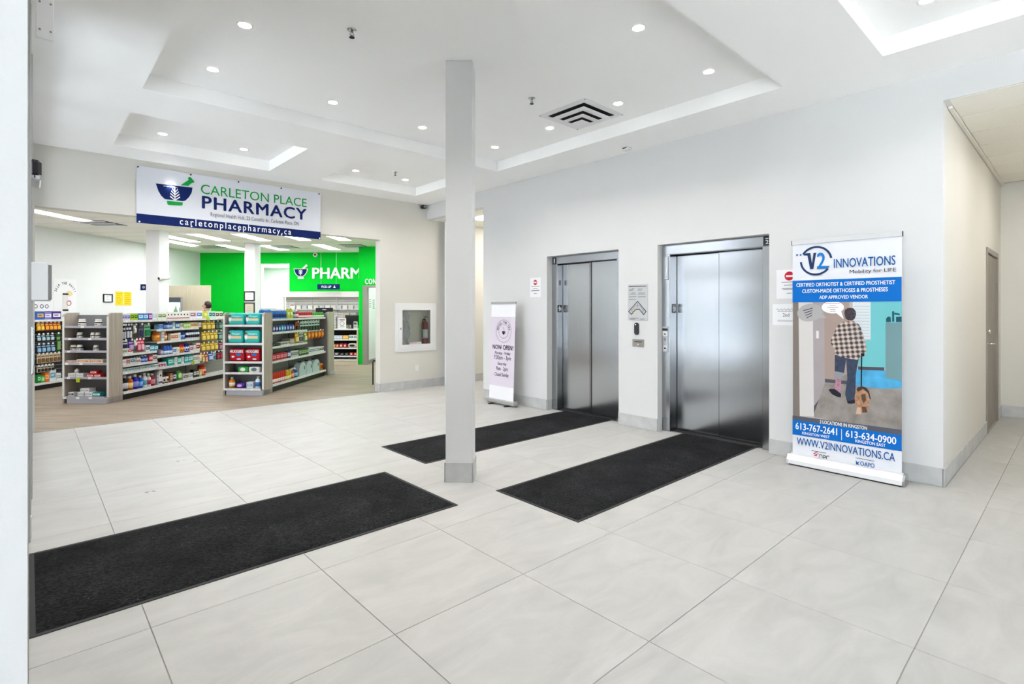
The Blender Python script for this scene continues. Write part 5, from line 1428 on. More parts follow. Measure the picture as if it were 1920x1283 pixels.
poly([(c_[0] - 0.033, c_[1] - 0.0), (c_[0] + 0.03, c_[1] - 0.0), (c_[0] + 0.026, c_[1] - 0.035), (c_[0] + 0.012, c_[1] - 0.052), (c_[0] - 0.014, c_[1] - 0.052), (c_[0] - 0.028, c_[1] - 0.035)], 'p_ink', t, ty(c_[1]) - 0.004, 'cup_drawing')
arc(c_[0] + 0.034, c_[1] - 0.02, 0.013, 0.006, -PI / 2, PI / 2, 'p_ink', t, ty(c_[1]) - 0.004, 'cup_drawing')
MB().tube([(c_[0] + 0.012 * math.sin(i * .8), ty(c_[1]) - 0.005, c_[1] + 0.012 + i * 0.008) for i in range(8)], 0.0015, 5).build('cup_drawing', 'p_mid', t)

# ---- hanging pharmacy banner over the opening
t = thing('wall_banner', 'wide white banner with a mortar logo and navy strip hung above the shop opening', 'banner', (0, WY - 0.018, 0))
cx0, cx1 = SHOP_CORN[0][0], SHOP_CORN[1][0]
MB().box(cx0, 0, 2.575, cx1, 0.002, 3.318).build('banner_sheet', 'banner_white', t)
for i, (m_, pts) in enumerate(SHOP_POLY):
    pts = [(max(cx0, min(cx1, x)), max(2.575, z)) for x, z in pts]
    if i == 0: pts = [(cx0, pts[0][1]), (cx1, pts[0][1]), (cx1, 2.575), (cx0, 2.575)]
    poly(pts, m_, t, -0.0008 - i * 0.00025, 'navy_strip' if i == 0 else 'logo_shape', 0.0002)
for s_, bl, tr, (m_, bd) in SHOP_TEXT:
    text(s_, bl, tr, m_, t, -0.0035, bd, space={'P': 1.12, 'C': 1.0, 'R': 1.05, 'c': 1.35}[s_[0]])
for i, (x, z) in enumerate(SHOP_GROM):
    x = max(cx0 + 0.015, min(cx1 - 0.015, x)); z = 3.303 if i < 5 else 2.592
    MB().lathe([(0.011, -0.004), (0.011, 0.0)], 12, x, z, 'y').build('grommet', 'dark' if i < 5 else 'p_white', t)

# ---- extinguisher cabinet, recessed in the wall
t = thing('extinguisher_cabinet', 'white recessed fire extinguisher cabinet with glazed door', 'cabinet', (5.265, WY, 0.683))
X0, X1, Z1 = -0.436, 0.436, 0.883
m_ = MB()
for q in ((X0, 0, X1, 0.10), (X0, Z1 - 0.11, X1, Z1), (X0, 0.10, -0.315, Z1 - 0.11), (0.325, 0.10, X1, Z1 - 0.11)):
    m_.box(q[0], -0.014, q[1], q[2], 0.0, q[3])
m_.build('frame', 'white_metal', t)
m_ = MB()
for q in ((-0.375, 0.055, 0.375, 0.125), (-0.375, Z1 - 0.13, 0.375, Z1 - 0.06), (-0.375, 0.125, -0.30, Z1 - 0.13), (0.30, 0.125, 0.375, Z1 - 0.13)):
    m_.box(q[0], -0.022, q[1], q[2], -0.0145, q[3])
m_.build('door', 'white_metal', t)
MB().box(-0.30, -0.016, 0.125, 0.30, -0.0145, Z1 - 0.13).build('pane', 'glass', t)
MB().box(-0.34, 0.14, 0.12, 0.34, 0.15, 0.765).box(-0.345, 0.0, 0.117, -0.335, 0.15, 0.767).box(0.335, 0.0, 0.117, 0.345, 0.15, 0.767).box(-0.335, 0, 0.117, 0.335, 0.15, 0.122).box(-0.335, 0, 0.762, 0.335, 0.15, 0.767).build('box_liner', 'liner_white', t)
MB().cbox(-0.352, -0.030, 0.40, -0.325, -0.022, 0.435, 0.003).build('latch', 'chrome', t)
MB().box(-0.15, -0.018, 0.13, 0.10, -0.0165, 0.165).build('warning_strip', 'paper', t)
MB().box(-0.14, -0.019, 0.142, 0.09, -0.0181, 0.152).build('printed_line', 'p_ink_red', t)
x = thing('fire_extinguisher', 'red fire extinguisher standing inside the glazed white cabinet', 'extinguisher', (5.265 + 0.235, WY + 0.07, 0.683 + 0.1225))
MB().lathe([(0.052, 0.0), (0.058, 0.01), (0.058, 0.36), (0.048, 0.40), (0.022, 0.425), (0.018, 0.45)], 18).build('cylinder', 'red_enamel', x)
MB().lathe([(0.0586, 0.10), (0.0586, 0.27)], 18).build('label_band', 'paper', x)
MB().cbox(-0.02, -0.05, 0.45, 0.02, 0.03, 0.475, 0.003).build('valve', 'black_metal', x)
MB().cbox(-0.012, -0.07, 0.49, 0.012, 0.03, 0.505, 0.003).build('lever', 'black_metal', x)
MB().tube([(-0.02, -0.01, 0.465), (-0.07, -0.02, 0.44), (-0.085, -0.03, 0.35), (-0.08, -0.03, 0.2), (-0.075, -0.03, 0.12)], 0.010).build('hose', 'black_plastic', x)
MB().lathe([(0.014, -0.062), (0.014, -0.05)], 12, 0.0, 0.463, 'y').build('gauge', 'p_white', x)
x = thing('plastic_bag', 'crumpled clear plastic sheet hanging inside the extinguisher cabinet', 'bag', (5.265 - 0.2, WY + 0.06, 0.683 + 0.123))
vs = []; fs = []
for j in range(13):
    for i in range(9):
        vs.append((-0.11 + i * 0.026 - 0.02 * math.sin(j * .7) + random.uniform(-.008, .008), 0.045 * math.sin(i * 1.7 + j * .9) + random.uniform(-.012, .012), j * 0.05))
for j in range(12):
    for i in range(8):
        o = j * 9 + i; fs.append((o, o + 1, o + 10, o + 9))
MB().add(vs, fs).build('crumpled_sheet', 'paper', x)

# ---- wall socket
t = thing('wall_socket', 'white double wall socket below the extinguisher cabinet', 'socket', (5.285, WY, 0.305))
MB().cbox(-0.04, -0.007, 0, 0.04, 0, 0.12, 0.003).build('plate', 'white_plastic', t)
for z in (0.028, 0.072):
    s_ = MB().cbox(-0.018, -0.009, z, 0.018, -0.006, z + 0.03, 0.002).build('outlet', 'paper', t)
    for dx in (-0.007, 0.005):
        MB().box(dx, -0.0095, z + 0.01, dx + 0.002, -0.0088, z + 0.022).build('slot', 'dark', s_)

# ---- black dome camera at the end of the wall
t = thing('security_camera', 'small black security camera at the top of the wall beside the shop opening', 'camera', (5.39, WY - 0.05, 3.40))
MB().lathe([(0.05, -0.02), (0.05, 0.0)], 18, 0, 0).build('ceiling_plate', 'white_plastic', t)
MB().cbox(-0.045, -0.045, -0.085, 0.045, 0.045, -0.02, 0.014).build('body', 'black_plastic', t)
MB().lathe([(0.022, -0.05), (0.022, -0.043)], 14, 0, -0.055, 'y').build('lens', 'grey_metal', t)

# ---- entrance motion sensor, white box and bracket on the left edge
t = thing('motion_sensor', 'black and chrome door motion sensor high on the entrance frame', 'sensor', (0.0, 5.05, 2.32))
MB().cbox(0.0, -0.16, 0.045, 0.068, 0.16, 0.165, 0.02).build('housing', 'black_plastic', t)
MB().cbox(0.002, -0.162, 0.02, 0.066, 0.162, 0.062, 0.008).build('lens_cover', 'chrome', t)
MB().box(0.03, -0.164, 0.035, 0.036, -0.160, 0.055).build('eye', 'dark', t)
t = thing('control_box', 'plain white box fixed to the entrance door frame', 'box', (0.0, 5.0, 1.515))
MB().cbox(-0.004, 0.0, 0, 0.104, 0.16, 0.268, 0.004).build('cover', 'white_plastic', t)
MB().cbox(-0.004, 0.165, 0.004, 0.128, 0.27, 0.262, 0.004).build('back_box', 'grey_metal', t)
t = thing('frame_bracket', 'white screwed metal bracket at the ceiling by the left edge', 'bracket', (0.0, 2.55, 2.43))
MB().cbox(0.020, 0.0, 0.0, 0.068, 0.012, 0.97, 0.002).build('plate', 'white_metal', t)
MB().cbox(-0.001, 0.004, 0.2, 0.022, 0.012, 0.97, 0.002).build('flange', 'white_metal', t)
for z in (0.03, 0.13, 0.22, 0.32, 0.42):
    for dx in (0.03, 0.06):
        MB().lathe([(0.0035, -0.003), (0.0035, 0.0)], 8, dx, z, 'y').build('screw', 'grey_metal', t)

# ---- downlights
def downlight(x, y, z, label, power=DOWNLIGHT_W):
    t = thing('downlight', label, 'light', (x, y, z), 0, 'round recessed lobby downlights')
    mb = MB()
    n = 28
    for r0, r1, z0, z1 in ((0.044, 0.058, -0.003, -0.0005),):
        vs = []; fs = []
        for i in range(n):
            a_ = 2 * PI * i / n
            vs += [(r0 * math.cos(a_), r0 * math.sin(a_), z0), (r1 * math.cos(a_), r1 * math.sin(a_), z1)]
        for i in range(n):
            j = (i + 1) % n
            fs.append((2 * i, 2 * j, 2 * j + 1, 2 * i + 1))
        mb.add(vs, fs, True)
    mb.build('trim_ring', 'white_metal', t)
    MB().lathe([(0.044, -0.003), (0.044, -0.001)], 28).build('lens', 'lamp_lens', t)
    ld = bpy.data.lights.new('downlight_lamp', 'AREA')
    ld.shape = 'DISK'; ld.size = 0.12; ld.energy = power; ld.color = (1.0, 0.965, 0.92); ld.spread = math.radians(125)
    lo = bpy.data.objects.new('downlight_lamp', ld); COL.objects.link(lo)
    lo.parent = t; lo.location = (0, 0, -0.006)
k = (ZT - 1.45) / (3.59 - 1.45)
DL = [((1.200, 4.282), 'downlight nearest the top left of the main ceiling tray'), ((1.211, 5.264), 'downlight in the left corner of the main ceiling tray'), ((2.319, 5.266), 'downlight between tray corner and column along the far tray edge'),
      ((3.414, 5.279), 'downlight just left of the column top'), ((4.535, 5.275), 'downlight in the far right corner of the main tray'), ((4.532, 4.278), 'downlight beside the left tip of the square air diffuser'),
      ((4.515, 3.289), 'downlight beside the right tip of the square air diffuser'), ((4.509, 2.296), 'downlight in the near right corner of the main tray'), ((3.415, 2.301), 'downlight at the top centre right of the main tray'),
      ((4.579, 0.746), 'downlight at the top edge in the right-hand ceiling tray'), ((1.206, 7.612), 'left downlight in the small tray above the hanging banner'), ((2.121, 7.615), 'right downlight in the small tray above the hanging banner'),
      ((3.72, 7.618), 'left downlight in the small far tray'), ((4.583, 7.597), 'right downlight in the small far tray')]
for (x, y), lb in DL:
    downlight(x * k, y * k, ZT, lb)
downlight(1.172, 2.25, ZT, 'downlight in the near left corner of the main tray, out of the picture')
downlight(2.3, 2.25, ZT, 'downlight in the near middle of the main tray, out of the picture')
downlight(1.172, 3.2, ZT, 'downlight at the left side of the main tray, out of the picture')
downlight(2.3, 0.3, ZT, 'downlight at the middle of the entrance tray, out of the picture')

# ---- sprinklers
def sprinkler(x, y, z, label):
    t = thing('sprinkler', label, 'sprinkler', (x, y, z), 0, 'ceiling sprinklers')
    MB().lathe([(0.012, -0.014), (0.036, -0.004), (0.038, 0.0)], 18).build('escutcheon', 'chrome', t)
    MB().lathe([(0.008, -0.045), (0.008, -0.012)], 10).build('stem', 'chrome', t)
    MB().tube([(-0.008, 0, -0.02), (-0.016, 0, -0.035), (-0.006, 0, -0.055)], 0.003, 6).tube([(0.008, 0, -0.02), (0.016, 0, -0.035), (0.006, 0, -0.055)], 0.003, 6).build('frame_arm', 'grey_metal', t)
    MB().lathe([(0.020, -0.059), (0.020, -0.056)], 12).build('deflector', 'dark', t)
sprinkler(1.825 * k, 3.801 * k, ZT, 'large sprinkler head at the top of the picture left of the column')
sprinkler(3.756 * k, 3.798 * k, ZT, 'sprinkler head left of the square air diffuser')
sprinkler(4.201 * k, 7.262 * k, ZT, 'sprinkler head in the small far tray')

# ---- square air diffuser
t = thing('air_diffuser', 'square white ceiling air diffuser with nested louvre rings', 'vent', (4.482 * k, 3.762 * k, ZT))
def sq_ring(mb, h0, z0, h1, z1, th=0.0):
    """sloped square ring from half-size h0 at z0 to h1 at z1"""
    c0 = [(-h0, -h0, z0), (h0, -h0, z0), (h0, h0, z0), (-h0, h0, z0)]; c1 = [(-h1, -h1, z1), (h1, -h1, z1), (h1, h1, z1), (-h1, h1, z1)]
    c2 = [(x, y, z + 0.003) for x, y, z in c0]; c3 = [(x, y, z + 0.003) for x, y, z in c1]
    fs = []
    for i in range(4):
        j = (i + 1) % 4
        fs += [(i, j, 4 + j, 4 + i), (8 + i, 12 + i, 12 + j, 8 + j), (i, 8 + i, 8 + j, j), (4 + i, 4 + j, 12 + j, 12 + i)]
    return mb.add(c0 + c1 + c2 + c3, fs)
MB().box(-0.255, -0.255, -0.002, 0.255, 0.255, 0.0).build('throat_shade', 'dark', t)  # flat black plate stands in for the shade inside the diffuser
sq_ring(MB(), 0.325, -0.004, 0.255, -0.008).build('flange', 'white_metal', t)
for u, v in (((0.235, -0.036), (0.165, -0.042)), ((0.155, -0.070), (0.10, -0.075)), ((0.09, -0.098), (0.0, -0.100))):
    sq_ring(MB(), u[0], u[1], v[0], v[1]).build('louvre_ring', 'white_metal', t)
for sx in (-1, 1):
    MB().box(sx * 0.08 - 0.004, -0.004, -0.098, sx * 0.08 + 0.004, 0.004, -0.002).build('hanger', 'dark', t)
for sx in (-1, 1):
    for sy in (-1, 1):
        MB().lathe([(0.006, -0.009), (0.006, -0.005)], 8, sx * 0.31, sy * 0.31).build('screw', 'grey_metal', t)
# ---- small white detector on the soffit
t = thing('smoke_detector', 'small white detector with dark slot on the soffit above the elevators', 'detector', (5.316, 3.748, ZC))
MB().cbox(-0.045, -0.05, -0.035, 0.045, 0.05, 0.0, 0.01).build('housing', 'white_plastic', t)
MB().box(-0.0465, -0.028, -0.02, -0.0445, 0.028, -0.009).build('slot', 'dark', t)

# ---- door in the right-hand passage
d3 = struct(MB().box(8.20, 0.776, 0, 8.26, 0.95, 2.175).box(9.28, 0.776, 0, 9.34, 0.95, 2.175).box(8.26, 0.776, 2.115, 9.28, 0.95, 2.175).build('door_3', 'frame_grey'))
MB().box(8.26, 0.90, 0, 9.28, 0.95, 2.115).build('light_block', 'frame_grey', d3)  # unseen slab added behind the leaf to keep outdoor light out
lf = MB().cbox(8.265, 0.795, 0.004, 9.275, 0.84, 2.11, 0.003).build('door_leaf', 'door_wood', d3)
MB().lathe([(0.03, 0.786), (0.03, 0.796)], 14, 8.36, 1.04, 'y').build('rose', 'chrome', lf)
MB().tube([(8.36, 0.79, 1.04), (8.36, 0.745, 1.04), (8.52, 0.745, 1.035)], 0.012).build('lever', 'chrome', lf)
MB().lathe([(0.026, 0.765), (0.026, 0.796)], 14, 8.36, 1.185, 'y').build('deadbolt', 'chrome', lf)

# ================================================================== PHARMACY
# ---- product library: local front at y=0 facing -y, base at z=0, centred on x
PM = {}
def product_meshes(kind, w, h, c1, c2):
    w, h = round(w, 3), round(h, 3)
    key = (kind, w, h, c1, c2)
    if key in PM:
        return PM[key]
    a, b = colmat(c1), colmat(c2)
    white, dark_ = MATS['paper'], MATS['p_ink']
    out = []
    r = w / 2 * 0.96
    if kind in ('box', 'icon'):
        d = min(0.16, max(0.05, w * 0.9))
        out.append(('carton', MB().cbox(-w / 2, 0, 0, w / 2, d, h, 0.002).mesh('carton', a)))
        if kind == 'box':
            out.append(('label_panel', MB().box(-w * .42, -0.0008, h * .30, w * .42, 0, h * .74).mesh('label_panel', b)))
            out.append(('label_mark', MB().box(-w * .30, -0.0014, h * .48, w * .18, -0.0006, h * .60).mesh('label_mark', a if c2 != '#e9e9e6' else dark_)))
        else:
            out.append(('icon_disc', MB().prism_y(disc_pts(0, h * .62, min(w, h) * .2, min(w, h) * .2, 14), -0.001, 0).mesh('icon_disc', dark_)))
            out.append(('stripe', MB().box(-w * .5, -0.0008, h * .08, w * .5, 0, h * .2).mesh('stripe', b)))
    elif kind == 'bottle':
        out.append(('bottle', MB().lathe([(r * .9, 0), (r, h * .02), (r, h * .62), (r * .85, h * .72), (r * .42, h * .80), (r * .38, h * .84)], 14, 0, r).mesh('bottle', a)))
        out.append(('cap', MB().lathe([(r * .48, h * .83), (r * .48, h * .985), (r * .42, h)], 12, 0, r).mesh('cap', white if c2 != '#23284a' else b)))
        out.append(('label_band', MB().lathe([(r * 1.012, h * .16), (r * 1.012, h * .52)], 14, 0, r).mesh('label_band', b)))
    elif kind == 'jar':
        out.append(('jar', MB().lathe([(r * .92, 0), (r, h * .03), (r, h * .70), (r * .8, h * .78), (r * .74, h * .80)], 16, 0, r).mesh('jar', a)))
        out.append(('lid', MB().lathe([(r * .82, h * .79), (r * .82, h * .97), (r * .76, h)], 16, 0, r).mesh('lid', a)))
        out.append(('label_band', MB().lathe([(r * 1.012, h * .12), (r * 1.012, h * .62)], 16, 0, r).mesh('label_band', b)))
        out.append(('label_panel', MB().box(-r * .4, -r * .06, h * .2, r * .4, r * .12, h * .42).mesh('label_panel', a)))
    elif kind == 'pill':
        out.append(('jar', MB().lathe([(r * .92, 0), (r, h * .03), (r, h * .66), (r * .8, h * .75), (r * .74, h * .77)], 16, 0, r).mesh('jar', a)))
        out.append(('lid', MB().lathe([(r * .84, h * .76), (r * .84, h * .97), (r * .78, h)], 16, 0, r).mesh('lid', a)))
        out.append(('label_band', MB().lathe([(r * 1.012, h * .44), (r * 1.012, h * .62)], 16, 0, r).mesh('label_band', b)))
        out.append(('label_mark', MB().box(-r * .35, -r * .03, h * .24, r * .35, r * .12, h * .34).mesh('label_mark', b)))
    elif kind == 'can':
        out.append(('can', MB().lathe([(r * .9, 0), (r, h * .03), (r, h * .86), (r * .7, h * .93), (r * .6, h)], 14, 0, r).mesh('can', a)))
        out.append(('label_band', MB().lathe([(r * 1.012, h * .10), (r * 1.012, h * .40)], 14, 0, r).mesh('label_band', b)))
    elif kind in ('bag', 'hangbag'):
        d = min(0.12, w * .8)
        out.append(('bag', MB().puff(w, d, h, 0.62, 16, 8).mesh('bag', a)))
        out.append(('label_patch', MB().prism_y(disc_pts(0, h * .5, w * .3, h * .26, 14), -0.002, d * .25).mesh('label_patch', b)))
        if kind == 'hangbag':
            out.append(('header_card', MB().box(-w * .3, d * .45, h * .9, w * .3, d * .5, h * 1.12).mesh('header_card', white)))
    elif kind == 'pouch':
        d = 0.06
        vs = [(-w / 2, 0, 0), (w / 2, 0, 0), (w / 2, d, 0), (-w / 2, d, 0), (-w * .46, d * .45, h), (w * .46, d * .45, h), (w * .46, d * .55, h), (-w * .46, d * .55, h)]
        out.append(('pouch', MB().add(vs, [(0, 1, 2, 3), (4, 5, 1, 0), (5, 6, 2, 1), (6, 7, 3, 2), (7, 4, 0, 3), (7, 6, 5, 4)]).mesh('pouch', a)))
        out.append(('label_patch', MB().prism_y(disc_pts(0, h * .5, w * .28, h * .2, 14), 0.0, d * .4).mesh('label_patch', b)))
        out.append(('cap', MB().lathe([(w * .1, h), (w * .1, h * 1.06)], 8, 0, d / 2).mesh('cap', dark_)))
    elif kind == 'hang':
        out.append(('card', MB().cbox(-w * .47, 0.012, 0, w * .47, 0.016, h, 0.001).mesh('card', a)))
        out.append(('blister', MB().cbox(-w * .36, -0.012, h * .10, w * .36, 0.012, h * .56, 0.008).mesh('blister', b)))
        out.append(('header_stripe', MB().box(-w * .40, 0.0112, h * .66, w * .40, 0.0125, h * .80).mesh('header_stripe', b)))
    elif kind == 'jug':
        d = 0.12
        pts = [(-w / 2, 0), (w / 2, 0), (w / 2, h * .55), (w * .47, h * .72), (w * .36, h * .86), (w * .16, h * .93), (-w * .05, h * .93), (-w * .24, h * .86), (-w * .42, h * .70), (-w / 2, h * .5)]
        out.append(('jug', MB().prism_y(pts, 0, d).mesh('jug', a)))
        out.append(('cap', MB().lathe([(w * .13, h * .92), (w * .13, h)], 12, w * .02, d / 2).mesh('cap', b)))
        out.append(('handle_hole', MB().prism_y(disc_pts(w * .33, h * .52, w * .06, h * .14, 14), -0.001, d + .001).mesh('handle_hole', b)))
    elif kind in ('diaper', 'diaper_red'):
        d = 0.2
        out.append(('pack', MB().puff(w, d, h, 0.28, 24, 14).mesh('pack', a)))
        yb = -0.001
        if kind == 'diaper':
            out.append(('label_band', MB().prism_y([(-w * .28, h * .36), (w * .40, h * .36), (w * .40, h * .55), (-w * .28, h * .55)], yb, 0.02).mesh('label_band', b)))
            out.append(('baby_print', MB().prism_y(disc_pts(-w * .36, h * .50, w * .09, h * .20, 16), yb - .001, 0.02).mesh('baby_print', MATS['p_white'])))
            out.append(('baby_print', MB().prism_y(disc_pts(-w * .36, h * .70, w * .08, h * .11, 16), yb - .002, 0.02).mesh('baby_print', MATS['p_skin'])))
            out.append(('baby_print', MB().prism_y(disc_pts(-w * .37, h * .77, w * .075, h * .07, 16), yb - .003, 0.02).mesh('baby_print', MATS['p_hair'])))
        else:
            out.append(('label_patch', MB().prism_y(disc_pts(w * .12, h * .55, w * .17, h * .10, 18), yb, 0.02).mesh('label_patch', MATS['p_mid'])))
            out.append(('label_patch', MB().prism_y([(-w * .3, h * .30), (-w * .12, h * .36), (-w * .2, h * .46), (-w * .34, h * .44)], yb, 0.02).mesh('label_patch', b)))
            out.append(('label_patch', MB().prism_y(disc_pts(w * .15, h * .2, w * .14, h * .05, 16), yb, 0.02).mesh('label_patch', b)))
    elif kind == 'wipes':
        d = 0.11
        out.append(('pack', MB().puff(w, d, h, 0.3, 18, 10).mesh('pack', a)))
        out.append(('label_patch', MB().prism_y(disc_pts(0, h * .52, w * .26, h * .3, 18), -0.001, 0.01).mesh('label_patch', b)))
    PM[key] = out
    return out

KIND_WORD = dict(box='box', icon='box', bottle='bottle', jar='jar', pill='pill jar', can='can', bag='bag', hangbag='hanging bag', pouch='pouch', hang='hanging pack', jug='jug', diaper='diaper pack', diaper_red='diaper pack', wipes='wipes pack')
KIND_NAME = dict(box='carton_box', icon='carton_box', bottle='product_bottle', jar='product_jar', pill='pill_jar', can='spray_can', bag='snack_bag', hangbag='hanging_bag', pouch='refill_pouch', hang='hanging_pack', jug='water_jug', diaper='diaper_pack', diaper_red='diaper_pack', wipes='wipes_pack')

def place_product(kind, w, h, c1, c2, loc, rz, label, group):
    ms = product_meshes(kind, w, h, c1, c2)
    root = tag(obj(KIND_NAME[kind], ms[0][1], None, loc, rz), label, KIND_WORD[kind].split()[-1] if 'pack' not in KIND_WORD[kind] else 'pack', group)
    for nm, me in ms[1:]:
        obj(nm, me, root)
    if kind == 'diaper':
        text('Pampers', (-w * .18, h * .62), (w * .34, h * .80), 'p_white', root, -0.003, 0.01)
    if kind == 'diaper_red':
        text('HUGGIES', (-w * .44, h * .68), (w * .44, h * .90), 'p_white', root, -0.003, 0.03)
    return root

def stock(rows, rack_phrase, place, rack=None, peg=None, zoff=0.0015):
    """rows: (shelf phrase, z, items); place(a_mid, z) -> (loc, rz)"""
    for shelf, z, items in rows:
        k = 0; last = -99
        hanging = 'peg row' in shelf
        n_all = sum(i[2] for i in items)
        cnt = 0
        for (a0, a1, n, h, kind, c1, c2, nm, dz) in sorted(items, key=lambda i: (i[8] > 0, i[0])):
            if dz == 0:
                a0 = max(a0, last + 0.003); last = max(a1, last)
            w = (a1 - a0) / n
            if w < 0.008: continue
            for i in range(n):
                am = a0 + w * (i + .5)
                hh = h * (1 + (random.uniform(-.03, .03) if kind in ('bag', 'pouch') else 0))
                zz = z - hh if hanging else z + dz + zoff
                loc, rz = place(am, zz)
                if dz > 0:
                    lb = f'{nm} {KIND_WORD[kind]} stacked on top of others, {shelf}, {rack_phrase}'
                elif n_all == 1:
                    lb = f'{nm} {KIND_WORD[kind]} on the {shelf} of {rack_phrase}'
                else:
                    lb = f'{nm} {KIND_WORD[kind]}, {nth(cnt)} from left, {shelf}, {rack_phrase}'
                place_product(kind, w * 0.97, hh, c1, c2, loc, rz, lb, f'goods on the {shelf} of {rack_phrase}')
                if dz == 0: cnt += 1
                if hanging and peg: peg(am, z - 0.008)

# ---- aisle racks: run along Q, stocked side faces +P
def aisle_rack(name, label, pc, half, q0, q1, shelves, bounds, back='rack_back'):
    """local x along Q, local y along -P; origin at the front of the stocked side"""
    t = thing(name, label, 'shelf rack', pq(pc + half, q0, 0), R_P)
    L = q1 - q0
    MB().box(0, 0.02, 0.0, L, 2 * half - 0.02, 0.095).build('kick_plate', 'kick_black', t)
    bk = MB().box(0, half - 0.02, 0.09, L, half + 0.02, 1.262).build('back_panel', back, t)
    z = 0.16
    while z < 1.24:
        MB().box(0, half - 0.023, z, L, half - 0.0195, z + 0.006).build('slat_groove', 'shelf_grey', bk)
        z += 0.075
    for (a, b, z, d, y0) in shelves:
        s = MB().box(a - q0, y0, z - 0.022, b - q0 - 0.004, y0 + d, z).build('shelf', 'shelf_white', t)
        MB().box(a - q0, y0 - 0.006, z - 0.034, b - q0 - 0.004, y0, z + 0.004).build('price_rail', 'shelf_white', s)
        x = a - q0 + 0.05
        while x < b - q0 - 0.05:
            if random.random() < .75:
                MB().box(x, y0 - 0.0075, z - 0.03, x + 0.045, y0 - 0.006, z).build('price_tag', random.choice(('paper', 'paper', 'p_plate')), s)
            x += random.uniform(.08, .16)
    for x in bounds:
        MB().box(x - q0 - 0.012, half - 0.03, 0.09, x - q0 + 0.012, half - 0.02, 1.262).build('upright', 'shelf_grey', t)
    return t

def peg_factory(rack, q0, half, reach=0.0):
    me = MB().box(-0.003, 0.03, -0.003, 0.003, half - 0.02, 0.003).mesh('peg_hook', 'grey_metal')
    mt = MB().box(-0.018, 0.0, -0.004, 0.018, 0.002, 0.026).mesh('price_tab', 'paper')
    def peg(q, z):
        h = obj('peg_hook', me, rack, (q - q0, 0, z))
        obj('price_tab', mt, h, (0, 0.024, 0))
    return peg

G1 = aisle_rack('aisle_rack', 'long aisle rack of toiletries running back from the taupe end display', -6.86, 0.30, 8.13, 11.95,
    [(8.13, 11.95, 1.27, 0.60, 0.0), (8.13, 8.90, .73, .27, .01), (8.13, 8.90, .557, .27, .0), (8.13, 8.90, .44, .27, 0.0), (8.13, 11.95, .125, .28, -0.01),
     (8.90, 10.06, 1.097, .25, .02), (8.90, 10.06, .884, .25, .01), (8.90, 10.06, .637, .26, .005), (8.90, 10.06, .429, .27, 0.0)], (8.90, 10.06))
pg = peg_factory(G1, 8.13, 0.30)
stock(LONG_RACK, 'long aisle rack', lambda a, z: (pq(-6.60, a, z), R_P), G1, pg)
G2 = aisle_rack('aisle_rack', 'short aisle rack behind the diaper display', -4.87, 0.29, 9.01, 11.36,
    [(9.01, 11.36, 1.28, 0.58, 0.0), (9.01, 10.45, 1.042, .25, .01), (9.01, 10.45, .79, .25, .01), (9.01, 11.36, .535, .27, 0.0), (9.01, 11.36, .13, .28, -0.01)], (10.2,))
pg = peg_factory(G2, 9.01, 0.29)
stock(SHORT_RACK, 'short aisle rack', lambda a, z: (pq(-4.61, a, z), R_P), G2, pg)
# second row of blue bottles behind the first on the top
for i in range(11):
    place_product('bottle', 0.048, 0.19, '#2f86cc', '#1c3f80', pq(-4.78, 8.99 + 0.055 * i + .04, 1.2815), R_P, f'blue bottle, {nth(i)} from left in the back row atop the short aisle rack', 'back row of blue bottles')
G3 = aisle_rack('aisle_rack', 'white rack by the left pharmacy wall seen beside the door frame', -9.17, 0.28, 8.60, 11.4,
    [(8.60, 11.4, 1.26, 0.56, 0.0), (8.60, 11.4, .12, .27, -0.01)], (9.0, 10.2), 'dark')
pg = peg_factory(G3, 8.60, 0.28)
stock(SIDE_RACK, 'rack by the left wall', lambda a, z: (pq(-8.91, a, z), R_P), G3, pg)
# fins that close the near and far ends
MB().box(-0.02, 0.0, 0.0, 0.0, 0.56, 1.30).build('end_panel', 'shelf_white', G3)

# ---- end displays (local x along P, local y along Q; open towards -Q)
def end_display(name, label, p0, p1, q0, q1, shelves, lip='shelf_lilac', tags=()):
    t = thing(name, label, 'display shelf', pq(p0, q0, 0), R_PQ)
    W, D = p1 - p0, q1 - q0
    for x0, x1 in ((0.0, 0.03), (W - 0.03, W)):
        pts = [(0.055, 0.0), (D, 0.0), (D, 1.395), (0.12, 1.395), (0.085, 1.385), (0.065, 1.365), (0.055, 1.335)]
        vs = [(x0, y, z) for y, z in pts] + [(x1, y, z) for y, z in pts]
        n = len(pts)
        MB().add(vs, [tuple(range(n)), tuple(range(2 * n - 1, n - 1, -1))] + [(i, (i + 1) % n, n + (i + 1) % n, n + i) for i in range(n)]).build('side_panel', 'laminate', t)
        MB().box(x0 - 0.001, 0.052, 0.1, x1 + 0.001, 0.056, 1.335).build('edge_band', 'shelf_white', t)
    MB().box(0.03, D - 0.03, 0.08, W - 0.03, D - 0.01, 1.36).build('back_panel', 'shelf_grey', t)
    MB().cbox(W - 0.62, 0.0, 0.0, W, D - 0.02, 0.082, 0.002).build('plinth', 'shelf_lilac', t)
    for i, z in enumerate(shelves):
        y0 = 0.05 if i < len(shelves) - 1 else 0.0
        s = MB().box(0.03, y0 + 0.004, z - 0.02, W - 0.03, D - 0.03, z).build('shelf', 'shelf_grey', t)
        MB().cbox(0.028, y0 - 0.002, z - 0.026, W - 0.028, y0 + 0.006, z + 0.010, 0.002).build('price_rail', lip, s)
        for x in tags[i] if i < len(tags) else ():
            MB().box(x, y0 - 0.004, z - 0.024, x + 0.05, y0 - 0.002, z + 0.006).build('price_tag', 'paper', s)
    return t
